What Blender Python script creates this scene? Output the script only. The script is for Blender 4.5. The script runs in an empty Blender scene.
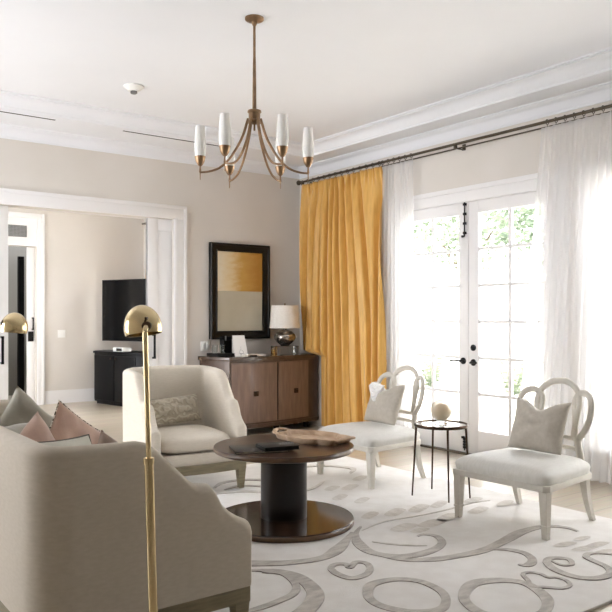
import bpy, bmesh, math, random
from mathutils import Vector, Matrix, noise as mnoise
random.seed(7)
C = bpy.context.scene.collection
PI = math.pi
sin, cos = math.sin, math.cos
def R(d): return math.radians(d)

# ------------------------------------------------------------------ materials
def lin(h):
    h = h.lstrip('#'); out = []
    for i in (0, 2, 4):
        v = int(h[i:i+2], 16) / 255
        out.append(v/12.92 if v <= .04045 else ((v+.055)/1.055)**2.4)
    return (*out, 1)

def mat(name, col, rough=.5, metal=0, col2=None, scale=5, stretch=(1,1,1), detail=3, bump=0, bscale=None,
        spec=.5, sheen=0, coat=0, contrast=(.35,.65), trans=0, ior=1.45):
    m = bpy.data.materials.new(name); m.use_nodes = True
    nt = m.node_tree; b = nt.nodes['Principled BSDF']
    b.inputs['Roughness'].default_value = rough
    b.inputs['Metallic'].default_value = metal
    b.inputs['Specular IOR Level'].default_value = spec
    b.inputs['Sheen Weight'].default_value = sheen
    b.inputs['Coat Weight'].default_value = coat
    b.inputs['Transmission Weight'].default_value = trans
    b.inputs['IOR'].default_value = ior
    b.inputs['Base Color'].default_value = lin(col)
    tc = nt.nodes.new('ShaderNodeTexCoord'); mp = nt.nodes.new('ShaderNodeMapping')
    mp.inputs['Scale'].default_value = stretch
    nt.links.new(tc.outputs['Object'], mp.inputs['Vector'])
    if col2:
        n = nt.nodes.new('ShaderNodeTexNoise'); n.inputs['Scale'].default_value = scale; n.inputs['Detail'].default_value = detail
        r = nt.nodes.new('ShaderNodeValToRGB')
        r.color_ramp.elements[0].position = contrast[0]; r.color_ramp.elements[1].position = contrast[1]
        r.color_ramp.elements[0].color = lin(col); r.color_ramp.elements[1].color = lin(col2)
        nt.links.new(mp.outputs['Vector'], n.inputs['Vector']); nt.links.new(n.outputs['Fac'], r.inputs['Fac'])
        nt.links.new(r.outputs['Color'], b.inputs['Base Color'])
    if bump:
        n2 = nt.nodes.new('ShaderNodeTexNoise'); n2.inputs['Scale'].default_value = bscale or scale*4; n2.inputs['Detail'].default_value = 3
        bp = nt.nodes.new('ShaderNodeBump'); bp.inputs['Strength'].default_value = bump; bp.inputs['Distance'].default_value = .01
        nt.links.new(mp.outputs['Vector'], n2.inputs['Vector']); nt.links.new(n2.outputs['Fac'], bp.inputs['Height'])
        nt.links.new(bp.outputs['Normal'], b.inputs['Normal'])
    return m

M = {}
M['wall'] = mat('plaster_wall', '#DFDAD4', .85, col2='#DAD5CE', scale=1.5, bump=.03, bscale=60, spec=.2)
M['wall2'] = mat('far_room_plaster', '#DED9D3', .85, col2='#D9D4CD', scale=1.2, bump=.03, bscale=60, spec=.2)
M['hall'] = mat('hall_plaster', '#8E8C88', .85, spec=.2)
M['ceil'] = mat('ceiling_plaster', '#EEF0F4', .9, spec=.2, col2='#EBEDF1', scale=1)
M['trim'] = mat('white_trim_paint', '#EDECEC', .38, spec=.4)
M['trim2'] = mat('satin_white_door_paint', '#EDECEC', .32, spec=.5)
M['linen'] = mat('cream_linen', '#C6BDAF', .9, col2='#C0B7A8', scale=30, stretch=(1,1,3), bump=.1, bscale=220, sheen=.2, spec=.2)
M['linen2'] = mat('ivory_linen', '#DDD5C8', .9, col2='#D7CFC1', scale=25, stretch=(1,1,5), bump=.2, bscale=220, sheen=.2, spec=.2)
M['taupewood'] = mat('taupe_washed_wood', '#8C8268', .5, col2='#7A7059', scale=8, stretch=(1,1,8), bump=.05)
M['gold'] = mat('ochre_silk', '#D9A955', .42, col2='#CC9C4A', scale=14, stretch=(3,3,.4), sheen=.5, spec=.5, bump=.12, bscale=40)
M['rod'] = mat('pewter_rod', '#5F574B', .35, metal=.9)
M['black'] = mat('black_lacquer', '#08080A', .45, col2='#0B0B0D', scale=3, spec=.2)
M['blackm'] = mat('black_iron', '#131315', .4, metal=.5)
M['screen'] = mat('tv_screen', '#050506', .15, spec=.3)
M['brass'] = mat('polished_brass', '#E2CFA6', .18, metal=1, col2='#D8C498', scale=3)
M['antbrass'] = mat('antique_brass', '#9C7F62', .36, metal=.8, col2='#846A50', scale=12)
M['darkwood'] = mat('dark_walnut', '#4A3325', .3, col2='#33231A', scale=5, stretch=(1,8,1), detail=6, coat=.15, spec=.4)
M['basewood'] = mat('polished_dark_walnut', '#3A281D', .12, col2='#291C14', scale=5, stretch=(1,8,1), detail=6, spec=.5)
M['edgewood'] = mat('walnut_edge', '#5E432A', .3, col2='#493320', scale=6, coat=.3)
M['ebony'] = mat('ebony_column', '#140D0A', .3, col2='#1B110C', scale=6, coat=.15, spec=.3)
M['credwood'] = mat('ceruse_brown_oak', '#8C7568', .45, col2='#7D675B', scale=7, stretch=(4,4,.6), detail=6, coat=.25)
M['credframe'] = mat('smoked_oak_frame', '#5A483C', .36, col2='#4C3B31', scale=7, stretch=(3,3,1), coat=.3)
M['credtop'] = mat('smoked_oak_top', '#57473D', .25, col2='#48392F', scale=6, stretch=(1,4,1), coat=.4)
M['bronze'] = mat('dark_bronze', '#4A3A2E', .35, metal=.9)
M['mirrorframe'] = mat('ebonised_frame', '#0D0B09', .35, col2='#15120F', scale=9, spec=.35)
M['cream_panel'] = mat('cream_lower_panel', '#C9C4B2', .3, col2='#C2BCA8', scale=3, spec=.5)
M['shade'] = mat('lamp_shade_linen', '#EDE9E2', .85, col2='#E7E2DA', scale=60, sheen=.1)
M['mercury'] = mat('mercury_glass', '#B9B2AA', .2, metal=.9, col2='#756D65', scale=16, detail=6, contrast=(.42,.62))
M['paintgrey'] = mat('greige_chair_paint', '#CFCBC2', .42, col2='#C6C1B7', scale=10)
M['seatfab'] = mat('pale_grey_silk_blend', '#D5D3CD', .6, col2='#CDCBC4', scale=20, stretch=(1,4,1), sheen=.3, bump=.1, bscale=200)
M['pillowgrey'] = mat('stone_grey_linen', '#BDB6AB', .85, col2='#B5AEA2', scale=40, bump=.25, bscale=240, sheen=.2)
M['sage'] = mat('grey_green_velvet', '#9B978A', .85, col2='#8F8B7E', scale=12, sheen=.4, bump=.1, bscale=150)
M['blush'] = mat('dusty_blush_velvet', '#C0A08F', .8, col2='#B09384', scale=12, sheen=.4, bump=.1, bscale=150)
M['mauve'] = mat('mauve_taupe_velvet', '#9C8778', .8, col2='#8F7B6D', scale=12, sheen=.4)
M['paleblue'] = mat('pale_celadon_linen', '#C3C1B5', .85, bump=.2, bscale=200)
M['piping'] = mat('charcoal_piping', '#5A5550', .8)
M['tassel'] = mat('dark_and_cream_braid', '#5C5347', .8, col2='#D8D0C2', scale=90, contrast=(.49,.51))
M['rug'] = mat('ivory_wool_pile', '#DFDCD8', .95, col2='#D8D4CF', scale=9, bump=.4, bscale=300, sheen=.2, spec=.1)
M['motif'] = mat('taupe_silk_pile', '#8F877E', .7, col2='#B4ADA4', scale=10, stretch=(1,3,1), detail=5, sheen=.4, bump=.3, bscale=300)
M['motif2'] = mat('pale_taupe_pile', '#B8B0A6', .75, col2='#CBC5BC', scale=12, stretch=(3,1,1), detail=5, sheen=.3, bump=.3, bscale=300)
M['bookblack'] = mat('black_book_cover', '#0E0E0E', .45, col2='#1A1A1A', scale=20, spec=.25)
M['bookgrey'] = mat('dark_magazine_cover', '#23211F', .4, col2='#3A3733', scale=6, spec=.3)
M['paper'] = mat('white_card', '#F1F0EE', .6)
M['ink'] = mat('grey_ink', '#8E8E8E', .7)
M['pages'] = mat('book_pages', '#E8E4DA', .8)
M['traywood'] = mat('driftwood_tray', '#C4AA90', .6, col2='#A58A6F', scale=9, stretch=(1,6,1), detail=6, bump=.08)
M['candle'] = mat('beige_wax', '#E3CDA6', .6, col2='#D5B98A', scale=14)
M['concrete'] = mat('pale_paving', '#D8D4CC', .9, col2='#CBC7BF', scale=2)
M['stucco'] = mat('white_stucco', '#F0EEEA', .9, bump=.1, bscale=40)
M['leaf'] = mat('olive_leaf', '#66735C', .6, col2='#8A9580', scale=3)
M['leaf2'] = mat('fresh_leaf', '#74826A', .6, col2='#566450', scale=4)
M['bark'] = mat('grey_bark', '#7A6E60', .9, col2='#5F5548', scale=8)
M['plastic'] = mat('white_plastic', '#EFEFEC', .35)
M['greypl'] = mat('grey_grille', '#737373', .6)
M['dark'] = mat('shadow_gap', '#0B0B0B', .8)
M['perspex'] = mat('clear_acrylic', '#F4F6F6', .04, trans=1, ior=1.3)

def wood_floor():
    m = bpy.data.materials.new('pale_oak_boards'); m.use_nodes = True
    nt = m.node_tree; b = nt.nodes['Principled BSDF']
    tc = nt.nodes.new('ShaderNodeTexCoord')
    br = nt.nodes.new('ShaderNodeTexBrick')
    br.inputs['Scale'].default_value = 1; br.inputs['Brick Width'].default_value = 1.9; br.inputs['Row Height'].default_value = .19
    br.inputs['Mortar Size'].default_value = .003; br.offset = .37
    br.inputs['Color1'].default_value = lin('#C9BDAA'); br.inputs['Color2'].default_value = lin('#BDB09C'); br.inputs['Mortar'].default_value = lin('#9C8F7C')
    n = nt.nodes.new('ShaderNodeTexNoise'); n.inputs['Scale'].default_value = 6; n.inputs['Detail'].default_value = 6
    mp = nt.nodes.new('ShaderNodeMapping'); mp.inputs['Scale'].default_value = (.6, 7, 1)
    mx = nt.nodes.new('ShaderNodeMix'); mx.data_type = 'RGBA'; mx.blend_type = 'MULTIPLY'; mx.inputs[0].default_value = .35
    L = nt.links.new
    L(tc.outputs['Object'], br.inputs['Vector']); L(tc.outputs['Object'], mp.inputs['Vector']); L(mp.outputs['Vector'], n.inputs['Vector'])
    L(br.outputs['Color'], mx.inputs[6]); L(n.outputs['Color'], mx.inputs[7]); L(mx.outputs[2], b.inputs['Base Color'])
    b.inputs['Roughness'].default_value = .3; b.inputs['Coat Weight'].default_value = .3; b.inputs['Coat Roughness'].default_value = .2
    return m
M['floor'] = wood_floor()

def glass_pane():
    m = bpy.data.materials.new('window_glass'); m.use_nodes = True
    nt = m.node_tree; nt.nodes.clear(); L = nt.links.new
    o = nt.nodes.new('ShaderNodeOutputMaterial'); mx = nt.nodes.new('ShaderNodeMixShader')
    t = nt.nodes.new('ShaderNodeBsdfTransparent'); g = nt.nodes.new('ShaderNodeBsdfGlossy'); f = nt.nodes.new('ShaderNodeLayerWeight')
    t.inputs['Color'].default_value = (.97, .97, .97, 1); g.inputs['Roughness'].default_value = .02; f.inputs['Blend'].default_value = .12
    L(f.outputs[0], mx.inputs[0]); L(t.outputs[0], mx.inputs[1]); L(g.outputs[0], mx.inputs[2]); L(mx.outputs[0], o.inputs[0])
    return m
M['glass'] = glass_pane()
def milky():
    m = bpy.data.materials.new('milky_globe_glass'); m.use_nodes = True
    nt = m.node_tree; L = nt.links.new; b = nt.nodes['Principled BSDF']; o = nt.nodes['Material Output']
    b.inputs['Base Color'].default_value = lin('#DDD3C0'); b.inputs['Roughness'].default_value = .08
    t = nt.nodes.new('ShaderNodeBsdfTransparent'); mx = nt.nodes.new('ShaderNodeMixShader'); f = nt.nodes.new('ShaderNodeLayerWeight'); f.inputs['Blend'].default_value = .35
    mr = nt.nodes.new('ShaderNodeMapRange'); mr.inputs['To Min'].default_value = .5; mr.inputs['To Max'].default_value = .8
    L(f.outputs['Facing'], mr.inputs['Value']); L(mr.outputs[0], mx.inputs[0]); L(t.outputs[0], mx.inputs[1]); L(b.outputs[0], mx.inputs[2]); L(mx.outputs[0], o.inputs[0])
    return m
M['milky'] = milky()

def sheer_mat(name, col, transp):
    m = bpy.data.materials.new(name); m.use_nodes = True
    nt = m.node_tree; nt.nodes.clear(); L = nt.links.new
    o = nt.nodes.new('ShaderNodeOutputMaterial')
    d = nt.nodes.new('ShaderNodeBsdfDiffuse'); tl = nt.nodes.new('ShaderNodeBsdfTranslucent'); tr = nt.nodes.new('ShaderNodeBsdfTransparent')
    d.inputs['Color'].default_value = lin(col); tl.inputs['Color'].default_value = lin(col)
    a = nt.nodes.new('ShaderNodeMixShader'); a.inputs[0].default_value = .7
    b = nt.nodes.new('ShaderNodeMixShader'); b.inputs[0].default_value = transp
    L(d.outputs[0], a.inputs[1]); L(tl.outputs[0], a.inputs[2]); L(a.outputs[0], b.inputs[1]); L(tr.outputs[0], b.inputs[2]); L(b.outputs[0], o.inputs[0])
    return m
M['sheer'] = sheer_mat('white_sheer_voile', '#FCFCFC', .42)

def frosted():
    m = mat('opal_glass', '#F4F3F0', .25, spec=.5)
    b = m.node_tree.nodes['Principled BSDF']
    b.inputs['Subsurface Weight'].default_value = .3; b.inputs['Subsurface Radius'].default_value = (.05,.05,.05)
    return m
M['opal'] = frosted()

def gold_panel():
    # gold colour ramp for the panel's upper half, paler towards one side
    m = bpy.data.materials.new('gold_ramp_panel'); m.use_nodes = True
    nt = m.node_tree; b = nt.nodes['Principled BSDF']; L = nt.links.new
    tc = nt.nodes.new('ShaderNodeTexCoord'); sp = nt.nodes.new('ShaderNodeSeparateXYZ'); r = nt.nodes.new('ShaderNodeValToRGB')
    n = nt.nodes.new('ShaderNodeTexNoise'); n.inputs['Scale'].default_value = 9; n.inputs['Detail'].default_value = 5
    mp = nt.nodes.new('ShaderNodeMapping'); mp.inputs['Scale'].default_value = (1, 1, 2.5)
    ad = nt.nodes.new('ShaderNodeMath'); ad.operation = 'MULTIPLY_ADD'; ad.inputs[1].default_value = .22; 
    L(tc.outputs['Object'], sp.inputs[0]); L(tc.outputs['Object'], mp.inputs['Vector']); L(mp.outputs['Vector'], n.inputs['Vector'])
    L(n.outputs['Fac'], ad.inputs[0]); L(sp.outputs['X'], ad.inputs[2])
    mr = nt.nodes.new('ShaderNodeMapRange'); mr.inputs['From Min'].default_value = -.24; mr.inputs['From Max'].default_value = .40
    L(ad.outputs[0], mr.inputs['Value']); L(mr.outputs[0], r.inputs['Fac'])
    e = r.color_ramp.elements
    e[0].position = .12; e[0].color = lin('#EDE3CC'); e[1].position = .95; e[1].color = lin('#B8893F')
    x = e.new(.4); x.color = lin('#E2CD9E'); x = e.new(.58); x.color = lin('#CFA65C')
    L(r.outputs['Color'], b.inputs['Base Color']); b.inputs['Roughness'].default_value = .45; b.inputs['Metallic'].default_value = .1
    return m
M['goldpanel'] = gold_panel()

def scroll_fabric():
    m = mat('embroidered_taupe_cloth', '#B8AE98', .8, bump=0, sheen=.2)
    nt = m.node_tree; b = nt.nodes['Principled BSDF']; L = nt.links.new
    tc = nt.nodes.new('ShaderNodeTexCoord'); w = nt.nodes.new('ShaderNodeTexWave'); w.wave_type = 'RINGS'
    w.inputs['Scale'].default_value = 10; w.inputs['Distortion'].default_value = 9; w.inputs['Detail'].default_value = 1; w.inputs['Detail Scale'].default_value = 1.6
    r = nt.nodes.new('ShaderNodeValToRGB'); r.color_ramp.elements[0].position = .45; r.color_ramp.elements[1].position = .6
    r.color_ramp.elements[0].color = lin('#A9A08E'); r.color_ramp.elements[1].color = lin('#BDB5A4')
    bp = nt.nodes.new('ShaderNodeBump'); bp.inputs['Strength'].default_value = .5; bp.inputs['Distance'].default_value = .01
    L(tc.outputs['Object'], w.inputs['Vector']); L(w.outputs['Fac'], r.inputs['Fac']); L(r.outputs['Color'], b.inputs['Base Color'])
    L(w.outputs['Fac'], bp.inputs['Height']); L(bp.outputs['Normal'], b.inputs['Normal'])
    return m
M['scroll'] = scroll_fabric()

# ------------------------------------------------------------------ mesh helpers
def NB(): return bmesh.new()

def obj(name, bm, m, parent=None, smooth=40, loc=None, kind=None):
    bmesh.ops.recalc_face_normals(bm, faces=bm.faces)
    me = bpy.data.meshes.new(name)
    if smooth:
        for f in bm.faces: f.smooth = True
        lim = R(smooth)
        for e in bm.edges:
            if len(e.link_faces) == 2:
                try: e.smooth = e.calc_face_angle() < lim
                except Exception: pass
    bm.to_mesh(me); bm.free()
    for x in (m if isinstance(m, (list, tuple)) else [m]): me.materials.append(x)
    o = bpy.data.objects.new(name, me); C.objects.link(o)
    if parent: o.parent = parent
    if loc: o.location = loc
    if kind: o['kind'] = kind
    return o

def thing(name, label, cat, loc=(0,0,0), rz=0, group=None):
    o = bpy.data.objects.new(name, None); C.objects.link(o); o.empty_display_size = .1
    o.location = loc; o.rotation_euler = (0, 0, rz); o['label'] = label; o['category'] = cat
    if group: o['group'] = group
    return o
def tag(o, label, cat, group=None):
    o['label'] = label; o['category'] = cat
    if group: o['group'] = group
    return o
def struct(name, bm, m, parent=None, smooth=40):
    o = obj(name, bm, m, parent, smooth)
    if not parent: o['kind'] = 'structure'
    return o
def dup(root, loc, rz, label, group=None):
    r = root.copy(); C.objects.link(r); r.location = loc; r.rotation_euler = (0, 0, rz); r['label'] = label
    if group: r['group'] = group
    for ch in list(root.children):
        c = ch.copy(); C.objects.link(c); c.parent = r
        for g in list(ch.children):
            d = g.copy(); C.objects.link(d); d.parent = c
    return r

def box(bm, x0, x1, y0, y1, z0, z1, bev=0, mi=0, seg=2):
    vs = [bm.verts.new((x, y, z)) for z in (z0, z1) for y in (y0, y1) for x in (x0, x1)]
    idx = [(0,2,3,1), (4,5,7,6), (0,1,5,4), (2,6,7,3), (0,4,6,2), (1,3,7,5)]
    fs = [bm.faces.new([vs[i] for i in q]) for q in idx]
    for f in fs: f.material_index = mi
    if bev:
        es = set(e for f in fs for e in f.edges)
        bmesh.ops.bevel(bm, geom=list(es), offset=bev, segments=seg, affect='EDGES', profile=.5)
    return vs

def lathe(bm, prof, cx=0, cy=0, n=32, mi=0, tf=None):
    rings = []
    for r, z in prof:
        if r < 1e-6: rings.append([bm.verts.new((cx, cy, z))])
        else: rings.append([bm.verts.new((cx + r*cos(2*PI*k/n), cy + r*sin(2*PI*k/n), z)) for k in range(n)])
    for a, b in zip(rings, rings[1:]):
        for k in range(n):
            k2 = (k+1) % n
            if len(a) == 1 and len(b) == 1: continue
            if len(a) == 1: f = bm.faces.new((a[0], b[k], b[k2]))
            elif len(b) == 1: f = bm.faces.new((a[k], b[0], a[k2]))
            else: f = bm.faces.new((a[k], b[k], b[k2], a[k2]))
            f.material_index = mi
    for ring, flag in ((rings[0], 0), (rings[-1], 1)):
        if len(ring) > 1:
            try: f = bm.faces.new(ring); f.material_index = mi
            except Exception: pass
    if tf is not None:
        vs = [v for r_ in rings for v in r_]
        bmesh.ops.transform(bm, matrix=tf, verts=vs)
    return rings

def catmull(pts, n=8, closed=False):
    P = [Vector(p) for p in pts]; out = []; m = len(P)
    rng = range(m if closed else m-1)
    for i in rng:
        p0 = P[(i-1) % m] if closed else P[max(i-1, 0)]
        p1 = P[i]; p2 = P[(i+1) % m]
        p3 = P[(i+2) % m] if closed else P[min(i+2, m-1)]
        for k in range(n):
            t = k/n
            out.append(.5*((2*p1) + (p2-p0)*t + (2*p0-5*p1+4*p2-p3)*t*t + (3*p1-p0-3*p2+p3)*t**3))
    if not closed: out.append(P[-1])
    return out

def tube(bm, pts, r, n=10, closed=False, ab=(1,1), up=(0,0,1), mi=0, cap=True):
    P = [Vector(p) for p in pts]; m = len(P); rings = []
    up = Vector(up)
    for i in range(m):
        if closed: t = P[(i+1) % m] - P[i-1]
        else: t = P[min(i+1, m-1)] - P[max(i-1, 0)]
        t.normalize()
        u = up if abs(t.dot(up)) < .98 else Vector((1, 0, 0)) if abs(t.x) < .9 else Vector((0,1,0))
        s = t.cross(u).normalized(); w = s.cross(t).normalized()
        rr = r[i] if isinstance(r, (list, tuple)) else r
        rings.append([bm.verts.new(P[i] + s*(cos(2*PI*k/n)*rr*ab[0]) + w*(sin(2*PI*k/n)*rr*ab[1])) for k in range(n)])
    for i in range(m if closed else m-1):
        a = rings[i]; b = rings[(i+1) % m]
        for k in range(n):
            f = bm.faces.new((a[k], a[(k+1) % n], b[(k+1) % n], b[k])); f.material_index = mi
    if not closed and cap:
        for q in (rings[0], rings[-1]):
            f = bm.faces.new(q); f.material_index = mi

def prism(bm, poly, z0, z1, mi=0, bev=0):
    a = [bm.verts.new((x, y, z0)) for x, y in poly]; b = [bm.verts.new((x, y, z1)) for x, y in poly]
    fs = [bm.faces.new(a[::-1]), bm.faces.new(b)]
    for i in range(len(poly)):
        j = (i+1) % len(poly); fs.append(bm.faces.new((a[i], a[j], b[j], b[i])))
    for f in fs: f.material_index = mi
    if bev:
        es = set(e for f in fs[:2] for e in f.edges)
        bmesh.ops.bevel(bm, geom=list(es), offset=bev, segments=2, affect='EDGES', profile=.5)

def grid(bm, fn, nu, nv, mi=0, closeu=False):
    g = [[bm.verts.new(fn(i/nu, j/nv)) for i in range(nu + (0 if closeu else 1))] for j in range(nv+1)]
    w = nu if closeu else nu
    for j in range(nv):
        for i in range(w):
            i2 = (i+1) % len(g[0])
            f = bm.faces.new((g[j][i], g[j][i2], g[j+1][i2], g[j+1][i])); f.material_index = mi
    return g

def pillow_bm(w, h, t, chop=0, n=26, pinch=.07, wr=.006, seed=0, clampz=None, tf=None):
    bm = NB()
    def surf(sgn):
        g = {}
        for j in range(n+1):
            for i in range(n+1):
                u = -1 + 2*i/n; v = -1 + 2*j/n
                x = w/2*u*(1 - pinch*(1-v*v)); z = h/2*v*(1 - pinch*(1-u*u))
                th = t/2*max(0, (1-u**4)*(1-v**4))**.55*(.75+.25*(1-u*u)*(1-v*v))
                if chop:
                    k = math.exp(-(u/.42)**2)*max(0, (v+.35)/1.35)**1.6
                    z -= chop*k; th *= 1 + .25*k
                th *= 1 + .0*u
                q = mnoise.noise(Vector((u*2.2+seed, v*2.2, seed*1.7)))*wr*4*(1-u**4)*(1-v**4)
                g[i, j] = Vector((x, -sgn*(th + q) if th > 0 else 0, z))
        return g
    A, B = surf(1), surf(-1)
    va = {k: bm.verts.new(p) for k, p in A.items()}
    vb = {}
    for (i, j), p in B.items():
        vb[i, j] = va[i, j] if i in (0, n) or j in (0, n) else bm.verts.new(p)
    for j in range(n):
        for i in range(n):
            bm.faces.new((va[i,j], va[i+1,j], va[i+1,j+1], va[i,j+1]))
            bm.faces.new((vb[i,j], vb[i,j+1], vb[i+1,j+1], vb[i+1,j]))
    if tf is not None:
        bmesh.ops.transform(bm, matrix=tf, verts=bm.verts)
    if clampz is not None:
        for v in bm.verts:
            if v.co.z < clampz: v.co.z = clampz + (v.co.z-clampz)*.02
    return bm

def rotm(rx=0, ry=0, rz=0, loc=(0,0,0)):
    return Matrix.Translation(loc) @ Matrix.Rotation(R(rz), 4, 'Z') @ Matrix.Rotation(R(rx), 4, 'X') @ Matrix.Rotation(R(ry), 4, 'Y')

def leg_bm(x, y, z0, z1, s0, s1, dx=0, dy=0, collar=None, n=6, curve=0):
    """square tapered leg: s1 half-size at top, s0 at foot, foot shifted by dx, dy"""
    bm = NB(); rings = []
    for k in range(n+1):
        t = k/n; z = z1 + (z0-z1)*t; s = s1 + (s0-s1)*t
        ox = x + dx*(t**(1+curve)); oy = y + dy*(t**(1+curve))
        rings.append([bm.verts.new((ox+a*s, oy+b*s, z)) for a, b in ((-1,-1),(1,-1),(1,1),(-1,1))])
    for a, b in zip(rings, rings[1:]):
        for k in range(4): bm.faces.new((a[k], a[(k+1)%4], b[(k+1)%4], b[k]))
    bm.faces.new(rings[0]); bm.faces.new(rings[-1])
    if collar:
        t = (z1-collar)/(z1-z0); s = s1 + (s0-s1)*t + .004
        ox = x + dx*t; oy = y + dy*t
        box(bm, ox-s, ox+s, oy-s, oy+s, collar-.006, collar+.006)
    return bm

# ------------------------------------------------------------------ dimensions
XR, YB, XL, YF = 5.45, 7.45, -1.7, -2.6      # right wall, back wall, left wall, wall behind camera
ZS, ZC = 3.15, 3.27                          # soffit, raised ceiling
DH = 2.42                                    # door head
FY, FX = 11.3, 5.1                           # far room back wall and right wall

# ------------------------------------------------------------------ shell
bm = NB(); box(bm, XL-.2, 7.2, YF-.2, 13.6, -.12, 0); struct('floor', bm, M['floor'], smooth=0)

def wall_x(bm, x0, x1, y0, y1, z1, holes):    # wall of constant x with door or window holes (ya, yb, za, zb)
    ys = y0
    for ya, yb, za, zb in sorted(holes):
        box(bm, x0, x1, ys, ya, 0, z1)
        if za > 0: box(bm, x0, x1, ya, yb, 0, za)
        box(bm, x0, x1, ya, yb, zb, z1); ys = yb
    box(bm, x0, x1, ys, y1, 0, z1)
bm = NB(); wall_x(bm, XR, XR+.2, YF-.2, YB+.16, 3.5, [(3.765,5.70,0,DH), (1.35,3.42,.28,DH)])
struct('wall_right', bm, M['wall'], smooth=0)
bm = NB()
box(bm, XL-.2, 1.70, YB, YB+.16, 0, 3.5); box(bm, 3.72, XR, YB, YB+.05, 0, 3.5); box(bm, 3.72, XR, YB+.11, YB+.16, 0, 3.5); box(bm, 1.70, 3.72, YB, YB+.05, 2.40, 3.5); box(bm, 1.70, 3.72, YB+.11, YB+.16, 2.40, 3.5); box(bm,4.3,XR,YB+.05,YB+.11,0,3.5)
struct('wall_back', bm, M['wall'], smooth=0)
bm = NB(); wall_x(bm, XL-.2, XL, YF-.2, YB, 3.5, [(4.5,7.0,.3,2.5)]); struct('wall_left', bm, M['wall'], smooth=0)
bm = NB(); box(bm, XL, XR, YF-.2, YF, 0, 3.5); struct('wall_front', bm, M['wall'], smooth=0)

# ceiling with a perimeter soffit and a stepped tray
SX, SY, LX, LY = 5.10, 6.74, XL+.5, YF+.5
bm = NB()
box(bm, SX, XR, YF, YB, ZS, 3.45); box(bm, XL, LX, YF, YB, ZS, 3.45); box(bm, LX, SX, SY+.07, YB, ZS, 3.45); box(bm, LX, SX, YF, LY, ZS, 3.45)
box(bm, LX, SX, LY, SY+.07, ZC, 3.45)
struct('ceiling', bm, M['ceil'], smooth=0)
def mould_ring(name, prof, m, x0=LX, x1=SX, y0=LY, y1=SY+.07, sign=1):
    """rectangular ring moulding; prof = [(inset, z)], inset measured towards the room centre"""
    bm = NB(); rings = []
    for d, z in prof:
        rings.append([bm.verts.new(p) for p in ((x0+d, y0+d, z), (x1-d, y0+d, z), (x1-d, y1-d, z), (x0+d, y1-d, z))])
    for a, b in zip(rings, rings[1:]):
        for k in range(4): bm.faces.new((a[k], a[(k+1)%4], b[(k+1)%4], b[k]))
    return struct(name, bm, m, smooth=25)
mould_ring('trim_1', [(0,ZS+.0),(-.0,ZS-.006),(.018,ZS-.006),(.024,ZS+.006),(.022,ZS+.02),(.03,ZS+.028),(.04,ZS+.05),(.06,ZS+.072),(.09,ZS+.09),(.115,ZS+.096),(.115,ZS+.104),(.135,ZS+.106),(.135,ZC)], M['ceil'])
mould_ring('trim_2', [(0,3.035),(.014,3.035),(.016,3.05),(.022,3.056),(.03,3.085),(.055,3.115),(.09,3.13),(.095,3.137),(.115,3.139),(.118,ZS)], M['ceil'], XL, XR, YF, YB)

# baseboards
def baseboard(name, x0, x1, y0, y1, h=.15, m=None):
    bm = NB(); box(bm, x0, x1, y0, y1, 0, h-.03)
    dx = .006 if (x1-x0) < .05 else 0; dy = .006 if (y1-y0) < .05 else 0
    box(bm, x0+dx, x1-dx, y0+dy, y1-dy, h-.03, h)
    return struct(name, bm, M['trim'], smooth=0)
baseboard('baseboard_back', 3.87, XR-.02, YB-.02, YB)
baseboard('baseboard_right', XR-.02, XR, 1.3, 3.62)
baseboard('baseboard_left', XL, XL+.02, YF, YB)
baseboard('baseboard_far', 3.50, FX, FY-.02, FY, .2)

# casing of the wide opening
bm = NB()
box(bm, 3.72, 3.835, YB-.022, YB, 0, 2.40, .003); box(bm, 3.835, 3.87, YB-.032, YB, 0, 2.515, .003)
box(bm, 1.56, 3.835, YB-.022, YB, 2.40, 2.515, .003); box(bm, 1.55, 3.87, YB-.032, YB, 2.515, 2.55, .003)
box(bm, 1.56, 1.70, YB-.022, YB, 0, 2.40, .004)
box(bm, 3.735, 3.75, YB-.027, YB-.01, 0, 2.42, .003)
box(bm, 3.72, 3.86, YB+.16, YB+.18, 0, 2.40); box(bm, 1.56, 3.86, YB+.16, YB+.18, 2.40, 2.54)
struct('trim_3', bm, M['trim'])

def pocket_door(name, x0, x1, hx, y0=YB+.055, y1=YB+.105):
    bm = NB(); z0, z1 = .01, 2.398
    box(bm, x0, x1, y0+.008, y1-.008, z0, z1)
    s = .12
    for a, b, c, d in ((x0, x0+s, z0, z1), (x1-s, x1, z0, z1), (x0+s, x1-s, z0, .22), (x0+s, x1-s, z1-.13, z1)):
        box(bm, a, b, y0, y1, c, d, .002)
    d = struct(name, bm, M['trim2'])
    h = NB(); za, zb = .86, 1.13
    hy = y0
    box(h, hx-.012, hx+.012, hy-.045, hy-.03, za, zb, .003); box(h, hx-.012, hx+.012, hy-.045, hy, za, za+.02); box(h, hx-.012, hx+.012, hy-.045, hy, zb-.02, zb)
    obj('handle', h, M['blackm'], d)
    return d
pocket_door('door_3', 3.437, 4.25, 3.50)
pocket_door('door_4', 1.2, 1.977, 1.915)

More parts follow.
